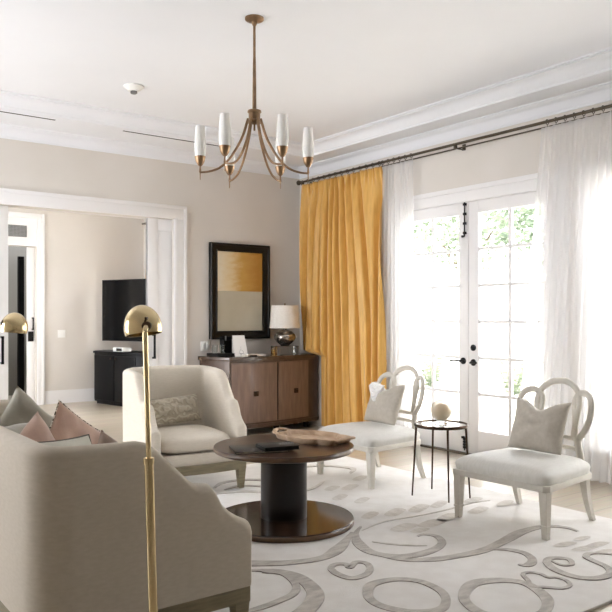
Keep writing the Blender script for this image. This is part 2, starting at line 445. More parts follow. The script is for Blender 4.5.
# ------------------------------------------------------------------ far room
bm = NB()
box(bm, XL-.2, 2.62, FY, FY+.15, 0, 3.3); box(bm, 3.37, FX+.2, FY, FY+.15, 0, 3.3); box(bm, 2.62, 3.37, FY, FY+.15, 2.37, 3.3)
struct('wall_far', bm, M['wall2'], smooth=0)
bm = NB(); wall_x(bm, FX, FX+.2, YB+.16, FY+.15, 3.3, [(8.2,10.4,.3,2.6)])
struct('wall_far_right', bm, M['wall2'], smooth=0)
bm = NB(); wall_x(bm, .2, .35, YB+.16, FY, 3.3, [(8.4,10.6,.3,2.6)]); struct('wall_far_left', bm, M['wall2'], smooth=0)
bm = NB(); box(bm, .35, FX+.2, YB+.16, 12.55, 3.02, 3.3); struct('ceiling_far', bm, M['ceil'], smooth=0)  # ends before the hall's end wall: unseen open slot added to light the hall
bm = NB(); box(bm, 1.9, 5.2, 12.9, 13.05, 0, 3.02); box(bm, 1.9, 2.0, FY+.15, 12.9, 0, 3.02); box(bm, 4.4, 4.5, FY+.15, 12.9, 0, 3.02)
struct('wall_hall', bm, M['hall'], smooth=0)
# casing, transom panel and vent over the hall doorway
bm = NB()
box(bm, 3.385, 3.45, FY-.03, FY, 0, 2.79, .003); box(bm, 3.45, 3.49, FY-.04, FY, 0, 2.86, .003)
box(bm, 2.50, 3.448, FY-.03, FY, 2.79, 2.86, .003); box(bm, 2.5, 2.61, FY-.03, FY, 0, 2.79)
box(bm, 2.61, 3.385, FY-.012, FY, 2.37, 2.79)
struct('trim_4', bm, M['trim'])
bm = NB(); box(bm, 2.80, 3.235, FY-.02, FY-.012, 2.50, 2.67)
v = thing('wall_vent', 'grey perforated vent grille above the narrow hall doorway', 'vent', (0,0,0))
obj('grille', bm, M['greypl'], v, smooth=0)
bm = NB()
for k in range(22):
    x = 2.81 + k*.0195
    box(bm, x, x+.004, FY-.024, FY-.02, 2.505, 2.665)
for k in range(8):
    z = 2.512 + k*.02
    box(bm, 2.80, 3.235, FY-.024, FY-.021, z, z+.004)
obj('louvre_mesh', bm, mat('grille_mesh_grey', '#A5A5A5', .5), v, smooth=0)
# hall door leaf, half open, with pull and lock
bm = NB(); box(bm, 3.26, 3.368, FY+.05, FY+.09, .01, 2.36, .002); d5 = struct('door_5', bm, M['trim2'])
bm = NB(); box(bm, 3.325, 3.345, FY-.0, FY+.015, 1.12, 1.31, .003); box(bm, 3.325, 3.345, FY, FY+.05, 1.12, 1.14); box(bm, 3.325, 3.345, FY, FY+.05, 1.29, 1.31); obj('handle', bm, M['blackm'], d5)
bm = NB(); box(bm, 3.27, 3.35, FY+.03, FY+.05, .95, 1.10, .003); obj('lock_plate', bm, M['blackm'], d5)
# tall dark cabinet seen through the hall doorway
t = thing('tall_cabinet', 'tall narrow black cabinet standing in the hall beyond the doorway', 'cabinet', (3.40,12.3,0))
bm = NB(); box(bm, -.045, .045, -.15, -.08, 0, 2.28, .004); obj('body', bm, M['black'], t)
bm = NB(); box(bm, -.04, .04, -.168, -.15, .05, 2.23, .003); dr = obj('door', bm, M['black'], t)
bm = NB(); box(bm, .02, .03, -.19, -.168, 1.0, 1.2, .002); obj('handle', bm, M['blackm'], dr)

# far room window (its light fills that room) and yellow drape beside it
def window(name, x, y0, y1, z0, z1, nx, nz, fw=.06):
    bm = NB()
    for a, b, c, d in ((y0, y0+fw, z0, z1), (y1-fw, y1, z0, z1), (y0+fw, y1-fw, z0, z0+fw), (y0+fw, y1-fw, z1-fw, z1)):
        box(bm, x, x+.06, a, b, c, d)
    for k in range(1, nx):
        y = y0 + (y1-y0)*k/nx; box(bm, x+.01, x+.05, y-.014, y+.014, z0+fw, z1-fw)
    for k in range(1, nz):
        z = z0 + (z1-z0)*k/nz; box(bm, x+.01, x+.05, y0+fw, y1-fw, z-.012, z+.012)
    w = struct(name, bm, M['trim'], smooth=0)
    g = NB(); box(g, x+.027, x+.033, y0+fw, y1-fw, z0+fw, z1-fw)
    obj('glass_pane', g, M['glass'], w, smooth=0)
    return w
window('window_1', XR+.06, 1.35, 3.42, .28, DH, 4, 6)
window('window_2', FX+.06, 8.2, 10.4, .3, 2.6, 3, 5)
window('added_window_3', XL-.12, 4.5, 7.0, .3, 2.5, 4, 4)  # unseen window in the left wall, added for more interior fill light
window('added_window_4', .2, 8.4, 10.6, .3, 2.6, 3, 5)  # unseen window, added to brighten the far room

def drape_bm(X, Y0, Y1, B0, B1, z1, z0, folds, amp, seed=0, nu=360, nv=40, warp=.0, side=1):
    """hanging cloth along y at x = X; Y0..Y1 at the rod, B0..B1 at the hem"""
    bm = NB()
    def fn(u, v):
        z = z1 + (z0-z1)*v
        s = u + warp*mnoise.noise(Vector((u*3+seed, v*1.2, seed)))*min(1, v*3)
        y = (Y0 + (Y1-Y0)*u)*(1-v) + (B0 + (B1-B0)*u)*v if True else 0
        ph = 2*PI*folds*s + 1.4*mnoise.noise(Vector((u*folds*.45, v*.9, seed+3)))
        a = amp*(.42 + .58*min(1, v*5))*(.75 + .6*mnoise.noise(Vector((u*folds*.6+5, v*.7, seed+9))))
        w = sin(ph); w = math.copysign(abs(w)**.75, w)
        x = X + side*(a*w + .25*a*sin(2.3*ph + seed + 2*v))
        yy = y + .35*a*cos(ph)
        return (x, yy, z)
    grid(bm, fn, nu, nv)
    return bm

dp = thing('curtain', 'yellow drape in the far room beside the television', 'curtain')
obj('cloth', drape_bm(FX-.11, 10.4, 10.88, 10.4, 11.12, 2.78, .03, 5, .035, 3, 80, 16), M['gold'], dp, smooth=80)
bm = NB(); tube(bm, [(FX-.11, 8.0, 2.81), (FX-.11, 11.1, 2.81)], .014); tube(bm, [(FX-.11,8.1,2.81),(FX,8.1,2.81)], .008); tube(bm, [(FX-.11,11.1,2.81),(FX,11.1,2.81)], .008)
tag(obj('curtain_rod', bm, M['rod']), 'short dark rod over the far room window', 'curtain rod')

# black media cabinet
az = math.atan2(.215, .976)
t = thing('media_cabinet', 'black lacquered low cabinet under the television in the far room', 'cabinet', (4.13, 11.10, 0), az)
# local x = depth (away from viewer), local y negative = along the front
bm = NB(); prism(bm, [(0,-.12),(.10,0),(.44,0),(.44,-1.28),(.10,-1.28),(0,-1.16)], .04, .77, 0, .004); obj('body', bm, M['black'], t)
bm = NB(); prism(bm, [(-.02,-.11),(.09,.01),(.44,.01),(.44,-1.29),(.09,-1.29),(-.02,-1.17)], .77, .80, 0, .004); obj('top', bm, M['black'], t)
bm = NB(); prism(bm, [(.03,-.14),(.12,-.03),(.42,-.03),(.42,-1.25),(.12,-1.25),(.03,-1.14)], 0, .04); obj('plinth', bm, M['black'], t)
for k in range(2):
    bm = NB(); y1 = -.135 - k*.52; box(bm, -.016, .0, y1-.5, y1, .07, .74, .004); dr = obj('door', bm, M['black'], t)
    yk = (y1-.5+.05) if k == 0 else y1-.05
    bm = NB(); lathe(bm, [(0,0),(.008,0),(.008,.012),(.015,.018),(.015,.024),(0,.028)], 0, 0, 16, tf=Matrix.Translation((-.016, yk, .70)) @ Matrix.Rotation(R(-90), 4, 'Y')); obj('knob', bm, M['bronze'], dr)
# television on a wall arm
t = thing('television', 'large black flat television angled above the black cabinet', 'television', (4.3, 11.05, 0), math.atan2(-.922, .388))
bm = NB(); box(bm, 0, 1.65, .0, .035, .95, 1.885, .004); obj('housing', bm, M['black'], t)
bm = NB(); box(bm, .012, 1.638, -.003, 0, .965, 1.873); obj('screen', bm, M['screen'], t, smooth=0)
bm = NB(); box(bm, .65, 1.0, .035, .07, 1.25, 1.55, .004); tube(bm, [(.8,.07,1.4),(1.0,.2,1.4),(1.05,.34,1.4)], .02); obj('wall_arm', bm, M['blackm'], t)
# box on cabinet
t = thing('media_box', 'small white and black set-top box on the black cabinet', 'box', (4.30, 10.62, .80), az)
bm = NB(); box(bm, .0, .16, -.24, .0, 0, .06, .006); obj('case', bm, M['plastic'], t)
bm = NB(); box(bm, -.003, .0, -.225, -.09, .01, .05); obj('front_panel', bm, M['screen'], t, smooth=0)
bm = NB(); box(bm, 4.25, 4.38, 10.70, 10.92, .80, .815, .003)
tag(obj('tablet', bm, M['greypl']), 'thin grey slab lying flat on the black cabinet', 'tablet')
# light switch
t = thing('light_switch', 'small cream switch plate on the far room wall', 'light switch', (3.755, FY, 1.06))
bm = NB(); box(bm, -.058, .058, -.008, 0, -.058, .058, .002); obj('plate', bm, M['plastic'], t)
for s in (-1, 1):
    bm = NB(); box(bm, s*.025-.014, s*.025+.014, -.013, -.008, -.03, .03, .002); obj('rocker', bm, M['plastic'], t)

# ------------------------------------------------------------------ French doors
bm = NB()
CY0, CY1 = 3.64, 5.83
box(bm, XR-.022, XR, CY0, 3.765, 0, DH-.006, .003); box(bm, XR-.022, XR, 5.70, CY1, 0, DH-.006, .003)
box(bm, XR-.022, XR, CY0, CY1, DH-.004, 2.515, .003); box(bm, XR-.034, XR, CY0-.01, CY1+.01, 2.515, 2.56, .004)
box(bm, XR, XR+.2, 3.765, 3.785, 0, DH); box(bm, XR, XR+.2, 5.68, 5.70, 0, DH); box(bm, XR+.001, XR+.199, 3.785, 5.68, DH-.006, DH-.001)
struct('trim_5', bm, M['trim'])
bm = NB()
box(bm, XR-.022, XR, 1.22, 1.35, .28, 2.55, .004); box(bm, XR-.022, XR, 3.42, 3.55, .28, 2.55, .004); box(bm, XR-.022, XR, 1.352, 3.418, DH, 2.55, .004); box(bm, XR-.05, XR, 1.22, 3.55, .25, .28, .004)
struct('trim_6', bm, M['trim'])
bm = NB(); box(bm, XR-.02, XR+.2, 3.765, 5.70, 0, .018, .004); struct('trim_7', bm, M['rod'])

DX0, DX1 = XR+.01, XR+.055
def french_leaf(name, y0, y1):
    bm = NB(); st = .115; z0, z1 = .02, DH-.009; g0, g1 = .244, 2.30
    for a, b, c, d in ((y0, y0+st, z0, z1), (y1-st, y1, z0, z1), (y0+st, y1-st, z0, g0), (y0+st, y1-st, g1, z1)):
        box(bm, DX0, DX1, a, b, c, d, .002)
    ym = (y0+y1)/2
    box(bm, DX0+.008, DX1-.008, ym-.016, ym+.016, g0, g1)
    for k in range(1, 6):
        z = g0 + (g1-g0)*k/6; box(bm, DX0+.0095, DX1-.0095, y0+st, y1-st, z-.014, z+.014)
    d = struct(name, bm, M['trim2'])
    g = NB(); box(g, DX0+.02, DX0+.025, y0+st, y1-st, g0, g1); obj('glass_pane', g, M['glass'], d, smooth=0)
    return d
right_leaf = french_leaf('door_1', 3.79, 4.735)
left_leaf = french_leaf('door_2', 4.742, 5.677)
def rx(bm, prof, y, z, x=DX0, n=20):   # lathe pointing into the room (-x)
    lathe(bm, prof, 0, 0, n, tf=Matrix.Translation((x, y, z)) @ Matrix.Rotation(R(-90), 4, 'Y'))
def lever(par, y, z, dirn):
    bm = NB(); rx(bm, [(0,0),(.032,0),(.032,.008),(.026,.012),(.012,.014),(.011,.05),(0,.052)], y, z)
    tube(bm, catmull([(DX0-.048, y, z), (DX0-.055, y+dirn*.03, z+.003), (DX0-.05, y+dirn*.08, z-.002), (DX0-.05, y+dirn*.125, z+.002)], 5), [.009]*16, 8)
    obj('lever_handle', bm, M['blackm'], par)
lever(left_leaf, 4.80, .895, 1); lever(right_leaf, 4.675, .885, -.62)
bm = NB(); rx(bm, [(0,0),(.03,0),(.03,.01),(.022,.016),(0,.018)], 4.675, 1.025); box(bm, DX0-.03, DX0-.016, 4.670, 4.680, 1.008, 1.042, .002); obj('deadbolt', bm, M['blackm'], right_leaf)
def surface_bolt(par, z0, z1, y=4.775, knob_low=True):
    bm = NB(); tube(bm, [(DX0-.014, y, z0), (DX0-.014, y, z1)], .006, 8)
    n = 4
    for k in range(n):
        z = z0+.03 + (z1-z0-.05)*k/(n-1); box(bm, DX0-.022, DX0, y-.016, y+.016, z-.012, z+.012, .003)
    zk = z0 if knob_low else z1
    tube(bm, [(DX0-.014, y, zk), (DX0-.04, y+.012, zk-.005)], [.008, .013], 8)
    obj('surface_bolt', bm, M['blackm'], par)
surface_bolt(left_leaf, 2.09, DH-.006); surface_bolt(left_leaf, .04, .17, knob_low=False)

# ------------------------------------------------------------------ curtain rod and curtains
RX, RZ = 5.33, 2.955
t = thing('curtain_rod', 'long double pewter curtain rod running above the French doors', 'curtain rod')
bm = NB(); tube(bm, [(RX, 1.0, RZ), (RX, 7.27, RZ)], .0135, 12); obj('rod', bm, M['rod'], t)
bm = NB(); tube(bm, [(RX+.05, 1.0, RZ-.03), (RX+.05, 7.25, RZ-.03)], .007, 10); obj('rod', bm, M['rod'], t)
bm = NB(); lathe(bm, [(0,0),(.02,0),(.024,.012),(.014,.02),(.03,.035),(.03,.05),(.012,.06),(0,.062)], 0, 0, 16, tf=Matrix.Translation((RX, 7.265, RZ)) @ Matrix.Rotation(R(-90), 4, 'X')); obj('finial', bm, M['rod'], t)
for y in (7.22, 4.78, 2.3):
    bm = NB(); box(bm, XR-.008, XR, y-.02, y+.02, RZ-.045, RZ+.015, .002); box(bm, RX-.015, XR, y-.009, y+.009, RZ-.045, RZ-.033, .002); box(bm, RX-.02, RX+.01, y-.012, y+.012, RZ-.045, RZ-.012, .002)
    obj('bracket', bm, M['rod'], t)

def ring_bm(y, r=.021, x=RX, z=RZ):
    bm = NB(); pts = [(x + r*cos(a), y, z - .004 + r*sin(a)) for a in [2*PI*k/16 for k in range(16)]]
    tube(bm, pts, .0032, 6, closed=True, up=(0,1,0)); tube(bm, [(x, y, z-.004-r), (x, y, z-.045)], .003, 6)
    return bm

# ochre drape: pinch pleated header, folds fanning from a bunched centre
g = thing('curtain', 'full length ochre silk curtain hanging in the room corner', 'curtain')
def gold_fn():
    bm = NB(); YA, YZ = 7.22, 5.83; A0, A1 = 7.19, 5.71; zt, zb = 2.915, .02
    def f(u, v):
        z = zt + (zb-zt)*v
        y0 = YA + (YZ-YA)*u; y1 = A0 + (A1-A0)*u
        bunch = math.exp(-((u-.42)/.13)**2)
        y = y0 + (y1-y0)*v
        k = 10
        ph = 2*PI*(k*u + 1.1*math.exp(-v*3.2)*sin((u-.42)*7)) + 1.9*mnoise.noise(Vector((u*4.2, v*1.5, 2)))
        head = max(0, 1 - v*14)
        a = .062*(.35 + .65*min(1, v*6))*(.85 + .7*mnoise.noise(Vector((u*8.3, v*1.0, 7))))
        w = sin(ph); w = math.copysign(abs(w)**.8, w)
        x = RX + .005 + a*w - .018*v + .016*sin(2.17*ph+1+3*v)*(.4+.6*v) + .03*mnoise.noise(Vector((u*2.5, v*2, 11)))*v
        # diagonal drag lines near the bunched header
        dr = .016*bunch*math.exp(-((v-.12)/.12)**2)*sin(60*(u-.42)*(1+v*2))
        # pinch pleats in header
        x += dr + head*.016*sin(2*PI*26*u)
        y += .012*head*sin(2*PI*13*u) - .02*a/.05*cos(ph)*.6
        # tucked against the wall where the credenza stands
        low = min(1, max(0, (.905-z)/.045)); low = low*low*(3-2*low)
        y -= low*max(0, y-6.90)*.75
        w2_ = min(1, max(0, (y-6.72)/.12))*low
        x = x*(1-w2_) + (5.418 + (x-RX)*.12)*w2_
        return (x, y, z)
    grid(bm, f, 460, 90); return bm
cl = obj('cloth', gold_fn(), M['gold'], g, smooth=80)
sm = cl.modifiers.new('thickness', 'SOLIDIFY'); sm.thickness = .003
for k in range(14): obj('ring', ring_bm(7.23 - k*1.38/13), M['rod'], g)

s = thing('curtain', 'narrow white sheer curtain next to the ochre drape', 'sheer curtain', group=None)
obj('cloth', drape_bm(RX+.02, 5.82, 5.36, 5.84, 5.33, 2.915, .015, 8, .028, 21, 200, 36, .02), M['sheer'], s, smooth=80)
for k in range(6): obj('ring', ring_bm(5.80 - k*.085), M['rod'], s)
s = thing('curtain', 'wide white sheer curtain at the right edge of the photo', 'sheer curtain')
obj('cloth', drape_bm(RX+.01, 3.83, 2.1, 4.10, 2.05, 2.915, .015, 24, .032, 41, 560, 36, .01), M['sheer'], s, smooth=80)
for k in range(20): obj('ring', ring_bm(3.77 - k*.085), M['rod'], s)

# ------------------------------------------------------------------ ceiling fittings
for x0, x1, lab in ((-.6, 2.24, 'black linear ceiling slot above the cased opening, left one'), (2.905, 4.0, 'black linear ceiling slot behind the chandelier')):
    t = thing('air_slot', lab, 'air vent', (0,0,0))
    bm = NB(); box(bm, x0, x1, 6.895, 6.925, ZS-.004, ZS-.0005); obj('slot', bm, M['dark'], t, smooth=0)
    bm = NB(); box(bm, x0-.004, x1+.004, 6.890, 6.895, ZS-.004, ZS); box(bm, x0-.004, x1+.004, 6.925, 6.930, ZS-.004, ZS); obj('frame', bm, M['ceil'], t, smooth=0)
t = thing('smoke_detector', 'round white smoke detector on the ceiling', 'smoke detector', (2.57, 5.89, ZC))
bm = NB(); lathe(bm, [(0,0),(.085,0),(.085,-.012),(.075,-.018),(.06,-.03),(.045,-.045),(0,-.045)], n=32); obj('body', bm, M['plastic'], t)
bm = NB(); lathe(bm, [(0,-.045),(.028,-.045),(.028,-.062),(.018,-.068),(0,-.068)], n=20); obj('sensor', bm, M['greypl'], t)

# chandelier
CXY = (2.61, 4.085)
yaw = R(-36.67)
t = thing('chandelier', 'six-armed antique brass chandelier with white glass shades', 'chandelier', (CXY[0]+.008, CXY[1]-.004, ZC), yaw+R(3.2))
bm = NB(); lathe(bm, [(0,0),(.062,0),(.062,-.012),(.05,-.02),(.02,-.028),(.012,-.05),(0,-.05)], n=32); obj('canopy', bm, M['antbrass'], t)
H = 2.665 - ZC
bm = NB(); lathe(bm, [(0,-.03),(.0085,-.03),(.0085,-.25),(.0105,-.3),(.0135,H+.02),(.0135,H-.01),(0,H-.01)], n=14); obj('rod', bm, M['antbrass'], t)
bm = NB(); lathe(bm, [(0,H+.012),(.02,H+.008),(.044,H),(.046,H-.012),(.038,H-.02),(.038,H-.06),(.046,H-.068),(.044,H-.082),(.02,H-.086),(.006,H-.09),(.006,H-.13),(0,H-.133)], n=12); obj('hub', bm, M['antbrass'], t)
for k in range(6):
    a = k*PI/3; c, s_ = cos(a), sin(a)
    zz = lambda z: z - ZC
    prof = [(.04, 2.612), (.052, 2.575), (.075, 2.50), (.115, 2.42), (.165, 2.345), (.225, 2.29), (.29, 2.265), (.352, 2.258)]
    pts = [Vector((r*c, r*s_, zz(z))) for r, z in catmull([(r, z, 0) for r, z in prof], 4) and [(q.x, q.y) for q in catmull([(r, z, 0) for r, z in prof], 4)]]
    bm = NB(); n = len(pts); tube(bm, pts, [.0095 - .003*i/n for i in range(n)], 10); arm = obj('arm', bm, M['antbrass'], t)
    r = .352
    bm = NB(); lathe(bm, [(0,zz(2.208)),(.003,zz(2.21)),(.004,zz(2.25)),(.008,zz(2.262)),(.006,zz(2.28)),(.005,zz(2.297)),(.014,zz(2.302)),(.028,zz(2.325)),(.036,zz(2.36)),(.033,zz(2.362)),(0,zz(2.35))], r*c, r*s_, 20); obj('cup', bm, M['antbrass'], arm)
    bm = NB(); lathe(bm, [(0,zz(2.352)),(.031,zz(2.355)),(.037,zz(2.39)),(.0385,zz(2.43)),(.035,zz(2.49)),(.0295,zz(2.557)),(.0255,zz(2.557)),(.030,zz(2.50)),(.031,zz(2.42)),(0,zz(2.40))], r*c, r*s_, 24); obj('glass_shade', bm, M['opal'], arm)

# ------------------------------------------------------------------ rug
RG = (.95, 4.43, 1.89, 5.55)
ZR = .016
bm = NB(); box(bm, RG[0], RG[1], RG[2], RG[3], .001, ZR, .005)
ribn = [0]
def ribbon(pts, w, mi=1, closed=False, z=ZR+.003, taper=True, seed=0):
    P = catmull([(x, y, 0) for x, y in pts], 8, closed); m = len(P)
    L_, R_ = [], []
    for i, p in enumerate(P):
        t_ = (P[(i+1) % m]-P[i-1]) if closed else (P[min(i+1, m-1)]-P[max(i-1, 0)])
        t_.normalize(); nrm = Vector((-t_.y, t_.x, 0))
        k = 1 if (closed or not taper) else min(1, .25+3.2*min(i/(m-1), 1-i/(m-1)))
        k *= 1 + .45*mnoise.noise(Vector((p.x*3, p.y*3, seed)))
        L_.append(p + nrm*w/2*k); R_.append(p - nrm*w/2*k)
    lo = ZR-.004; z = z + .0005*(ribn[0] % 9); ribn[0] += 1
    A = [bm.verts.new((p.x, p.y, z)) for p in L_]; B = [bm.verts.new((p.x, p.y, z)) for p in R_]
    A2 = [bm.verts.new((p.x, p.y, lo)) for p in L_]; B2 = [bm.verts.new((p.x, p.y, lo)) for p in R_]
    for i in range(m if closed else m-1):
        j = (i+1) % m
        for q in ((A[i],B[i],B[j],A[j]), (A[i],A[j],A2[j],A2[i]), (B[j],B[i],B2[i],B2[j])):
            f = bm.faces.new(q); f.material_index = mi
def leafshape(q, mi=2, z=ZR+.003):
    P = catmull([(x, y, 0) for x, y in q], 6, True)
    f = bm.faces.new([bm.verts.new((p.x, p.y, z)) for p in P]); f.material_index = mi
sw = {
 'a': ([(3.014,3.477),(2.892,3.382),(2.786,3.24),(2.729,3.056),(2.814,2.908),(2.994,2.88),(3.16,2.938),(3.237,3.05),(3.205,3.124),(3.142,3.12)], .06),
 'b': ([(2.718,3.043),(2.77,2.878),(2.899,2.782),(3.044,2.736),(3.248,2.713),(3.471,2.753),(3.73,2.81),(3.929,2.795),(4.009,2.708),(3.998,2.611)], .065),
 'c': ([(3.275,2.715),(3.36,2.652),(3.393,2.562),(3.361,2.48),(3.297,2.426),(3.232,2.415),(3.211,2.45)], .05),
 'd': ([(2.886,3.412),(2.66,3.241),(2.464,3.147),(2.283,3.181),(2.142,3.265),(2.036,3.364),(1.935,3.562)], .085),
 'e': ([(2.017,3.224),(2.132,3.12),(2.171,2.965),(2.128,2.795),(2.053,2.696),(1.931,2.615),(1.772,2.563),(1.6,2.604)], .085),
 'f': ([(2.067,3.15),(2.136,3.062),(2.11,2.924),(2.03,2.821),(1.9,2.781),(1.763,2.768),(1.662,2.788)], .045),
 'g': ([(3.395,2.372),(3.382,2.303),(3.438,2.281),(3.492,2.341),(3.438,2.402),(3.36,2.378),(3.291,2.276),(3.286,2.152),(3.353,2.084),(3.458,2.078),(3.543,2.145),(3.58,2.255),(3.614,2.312),(3.687,2.322),(3.759,2.246),(3.774,2.151)], .045),
 'h': ([(2.79,4.915),(2.924,5.026),(3.093,5.033),(3.233,4.928),(3.268,4.727)], .045),
 'i': ([(2.818,4.813),(2.971,4.863),(3.094,4.772),(3.124,4.585)], .03),
}
for i, (k, (p, w)) in enumerate(sw.items()): ribbon(p, w, seed=i)
ribbon([(2.962,3.408),(3.21,3.471),(3.442,3.445),(3.711,3.432),(3.996,3.453),(4.175,3.425)], .018, 2)
ribbon([(3.06,2.96),(2.95,3.06),(2.86,3.2)], .02, 2)
ribbon([(2.3,2.604),(2.402,2.69),(2.539,2.673),(2.618,2.58),(2.608,2.438),(2.538,2.335),(2.438,2.279),(2.326,2.322),(2.268,2.42),(2.258,2.514)], .055, 1, True)
ribbon([(2.661,2.336),(2.81,2.403),(2.945,2.354),(3.009,2.255),(2.957,2.115),(2.872,2.028),(2.747,1.98),(2.625,2.018),(2.555,2.124),(2.582,2.243)], .055, 1, True)
ribbon([(2.385,2.988),(2.445,3.02),(2.487,2.989),(2.474,2.941),(2.55,2.982),(2.582,2.938),(2.547,2.867),(2.471,2.812),(2.378,2.811),(2.358,2.897)], .034, 1, True)
ribbon([(3.106,2.34),(3.159,2.337),(3.179,2.285),(3.17,2.238),(3.202,2.214),(3.205,2.16),(3.161,2.108),(3.095,2.107),(3.041,2.164),(3.002,2.209),(3.055,2.272)], .026, 1, True)
# mirrored and repeated flourishes across the parts of the rug behind the furniture
ribbon([(1.2,4.9),(1.5,5.2),(1.9,5.2),(2.1,5.0),(2.0,4.8),(1.85,4.85)], .06)
ribbon([(2.4,4.5),(2.6,4.75),(2.9,4.7),(3.1,4.5),(3.35,4.45),(3.6,4.6)], .05, 2)
ribbon([(3.3,4.95),(3.6,5.15),(3.95,5.1),(4.1,4.85),(3.95,4.7)], .05, 2)
LV = [((3.369,3.961),(3.505,4.033),(3.528,3.972),(3.392,3.903)),((3.148,3.632),(3.287,3.7),(3.311,3.638),(3.173,3.572)),((3.312,3.591),(3.483,3.667),(3.513,3.592),(3.343,3.519)),((3.108,3.316),(3.275,3.366),(3.32,3.288),(3.152,3.24)),((3.51,3.569),(3.691,3.646),(3.72,3.57),(3.54,3.496)),((3.302,3.279),(3.484,3.325),(3.533,3.242),(3.351,3.199)),((3.71,3.56),(3.875,3.631),(3.896,3.566),(3.732,3.498)),((3.497,3.303),(3.675,3.364),(3.709,3.29),(3.531,3.232)),((3.982,3.505),(4.146,3.555),(4.176,3.489),(4.013,3.441)),((3.793,3.304),(3.966,3.357),(3.997,3.288),(3.825,3.237)),((4.101,3.313),(4.26,3.362),(4.283,3.302),(4.125,3.255)),((3.299,4.121),(3.436,4.197),(3.459,4.134),(3.323,4.06)),((3.546,4.32),(3.703,4.402),(3.733,4.329),(3.575,4.25)),((3.429,4.379),(3.559,4.446),(3.588,4.383),(3.457,4.318)),((3.63,2.53),(3.75,2.534),(3.789,2.481),(3.669,2.478)),((3.648,2.426),(3.776,2.421),(3.823,2.364),(3.695,2.37)),((3.78,2.418),(3.903,2.42),(3.941,2.368),(3.818,2.367)),((3.827,2.532),(3.925,2.537),(3.954,2.496),(3.855,2.492)),((3.708,2.323),(3.804,2.322),(3.836,2.28),(3.739,2.282)),((3.819,4.515),(3.968,4.59),(3.995,4.522),(3.846,4.449)),((3.174,3.211),(3.284,3.235),(3.317,3.183),(3.208,3.16))]
for q in LV: leafshape(q)
tag(obj('rug', bm, [M['rug'], M['motif'], M['motif2']], smooth=30), 'large ivory area rug with taupe scroll, ring and heart motifs', 'rug')

# ------------------------------------------------------------------ upholstered settee and armchair
PROF = [(0,.865),(.36,.857),(.40,.846),(.43,.826),(.565,.688),(.59,.67),(.65,.660),(.675,.63),(.70,.58),(.74,.54),(.78,.512),(.82,.492)]
def prof_h(d, D):
    d = d*.82/D
    if d <= 0: return PROF[0][1]
    for (a, ha), (b, hb) in zip(PROF, PROF[1:]):
        if d <= b:
            return ha + (hb-ha)*(d-a)/(b-a)
    return PROF[-1][1]
def shell_bm(W, D, r, th, z0, backbow=0, hs=1.0, rise=0):
    pts = []
    ds = sorted(set([D] + [D*k/26 for k in range(27)] + [p[0]*D/.82 for p in PROF]), reverse=True)
    for d in ds:
        if d > r+.001: pts.append((Vector((-W/2, -d, 0)), Vector((1, 0, 0)), d))
    for k in range(13):
        a = PI - (PI/2)*k/12
        pts.append((Vector((-W/2+r+r*cos(a), -r+r*sin(a), 0)), Vector((-cos(a), -sin(a), 0)), r - r*sin(a)))
    nb = 16
    for k in range(1, nb):
        u = k/nb; pts.append((Vector((-W/2+r+(W-2*r)*u, 0, 0)), Vector((0, -1, 0)), 0))
    for (p, n_, d) in list(pts[:len(pts)-(nb-1)])[::-1]:
        pts.append((Vector((-p.x, p.y, 0)), Vector((-n_.x, n_.y, 0)), d))
    bm = NB(); rings = []
    def ring(p, n_, h, sh=0, fwd=0, cut=0):
        q = p + Vector((0, -fwd, 0)); o0, o1 = sh, th-sh; mid = (o0+o1)/2
        h -= cut
        sec = [(o0, z0+cut), (o0, z0+(h-z0)*.35), (o0, z0+(h-z0)*.7), (o0, h-.03), (o0+.008, h-.012), (o0+.024, h-.002), (mid, h+.002), (o1-.024, h-.002), (o1-.008, h-.012), (o1, h-.03), (o1, z0+(h-z0)*.6), (o1, z0+cut)]
        return [bm.verts.new((q.x+n_.x*o, q.y+n_.y*o, z)) for o, z in sec]
    first, last = pts[0], pts[-1]
    rings.append(ring(first[0], first[1], prof_h(first[2], D)*hs, .014, .012, .012))
    for (p, n_, d) in pts:
        bow = backbow*cos(p.x/W*PI)*max(0, 1-d/.3) + rise*max(0, min(1, (.5-d)/.3))
        rings.append(ring(p, n_, prof_h(d, D)*hs + bow))
    rings.append(ring(last[0], last[1], prof_h(last[2], D)*hs, .014, .012, .012))
    for a, b in zip(rings, rings[1:]):
        for k in range(len(a)-1): bm.faces.new((a[k], a[k+1], b[k+1], b[k]))
        bm.faces.new((a[-1], a[0], b[0], b[-1]))
    bm.faces.new(rings[0]); bm.faces.new(rings[-1])
    return bm

def cushion_bm(x0, x1, y0, y1, z0, z1, frontbow=0, crown=.02, n=22):
    bm = NB(); cx, cy = (x0+x1)/2, (y0+y1)/2; a, b = (x1-x0)/2, (y1-y0)/2; h = (z1-z0)/2
    def se(v, p): return math.copysign(abs(v)**p, v)
    def f(u, v):
        th = 2*PI*u; ph = -PI/2 + PI*v
        cx_, sx_ = se(cos(th), .28), se(sin(th), .28)
        k = se(cos(ph), .42); zz = se(sin(ph), .62)
        x = cx_*k; y = sx_*k
        yy = cy + b*y - frontbow*(1-x*x)*max(0, -y)
        z = z0 + h + h*zz + (crown*(1-x*x)*(1-y*y) if zz > 0 else 0)
        return (cx + a*x, yy, z)
    grid(bm, f, 64, 26, closeu=True)
    bmesh.ops.remove_doubles(bm, verts=bm.verts, dist=.0005)
    return bm

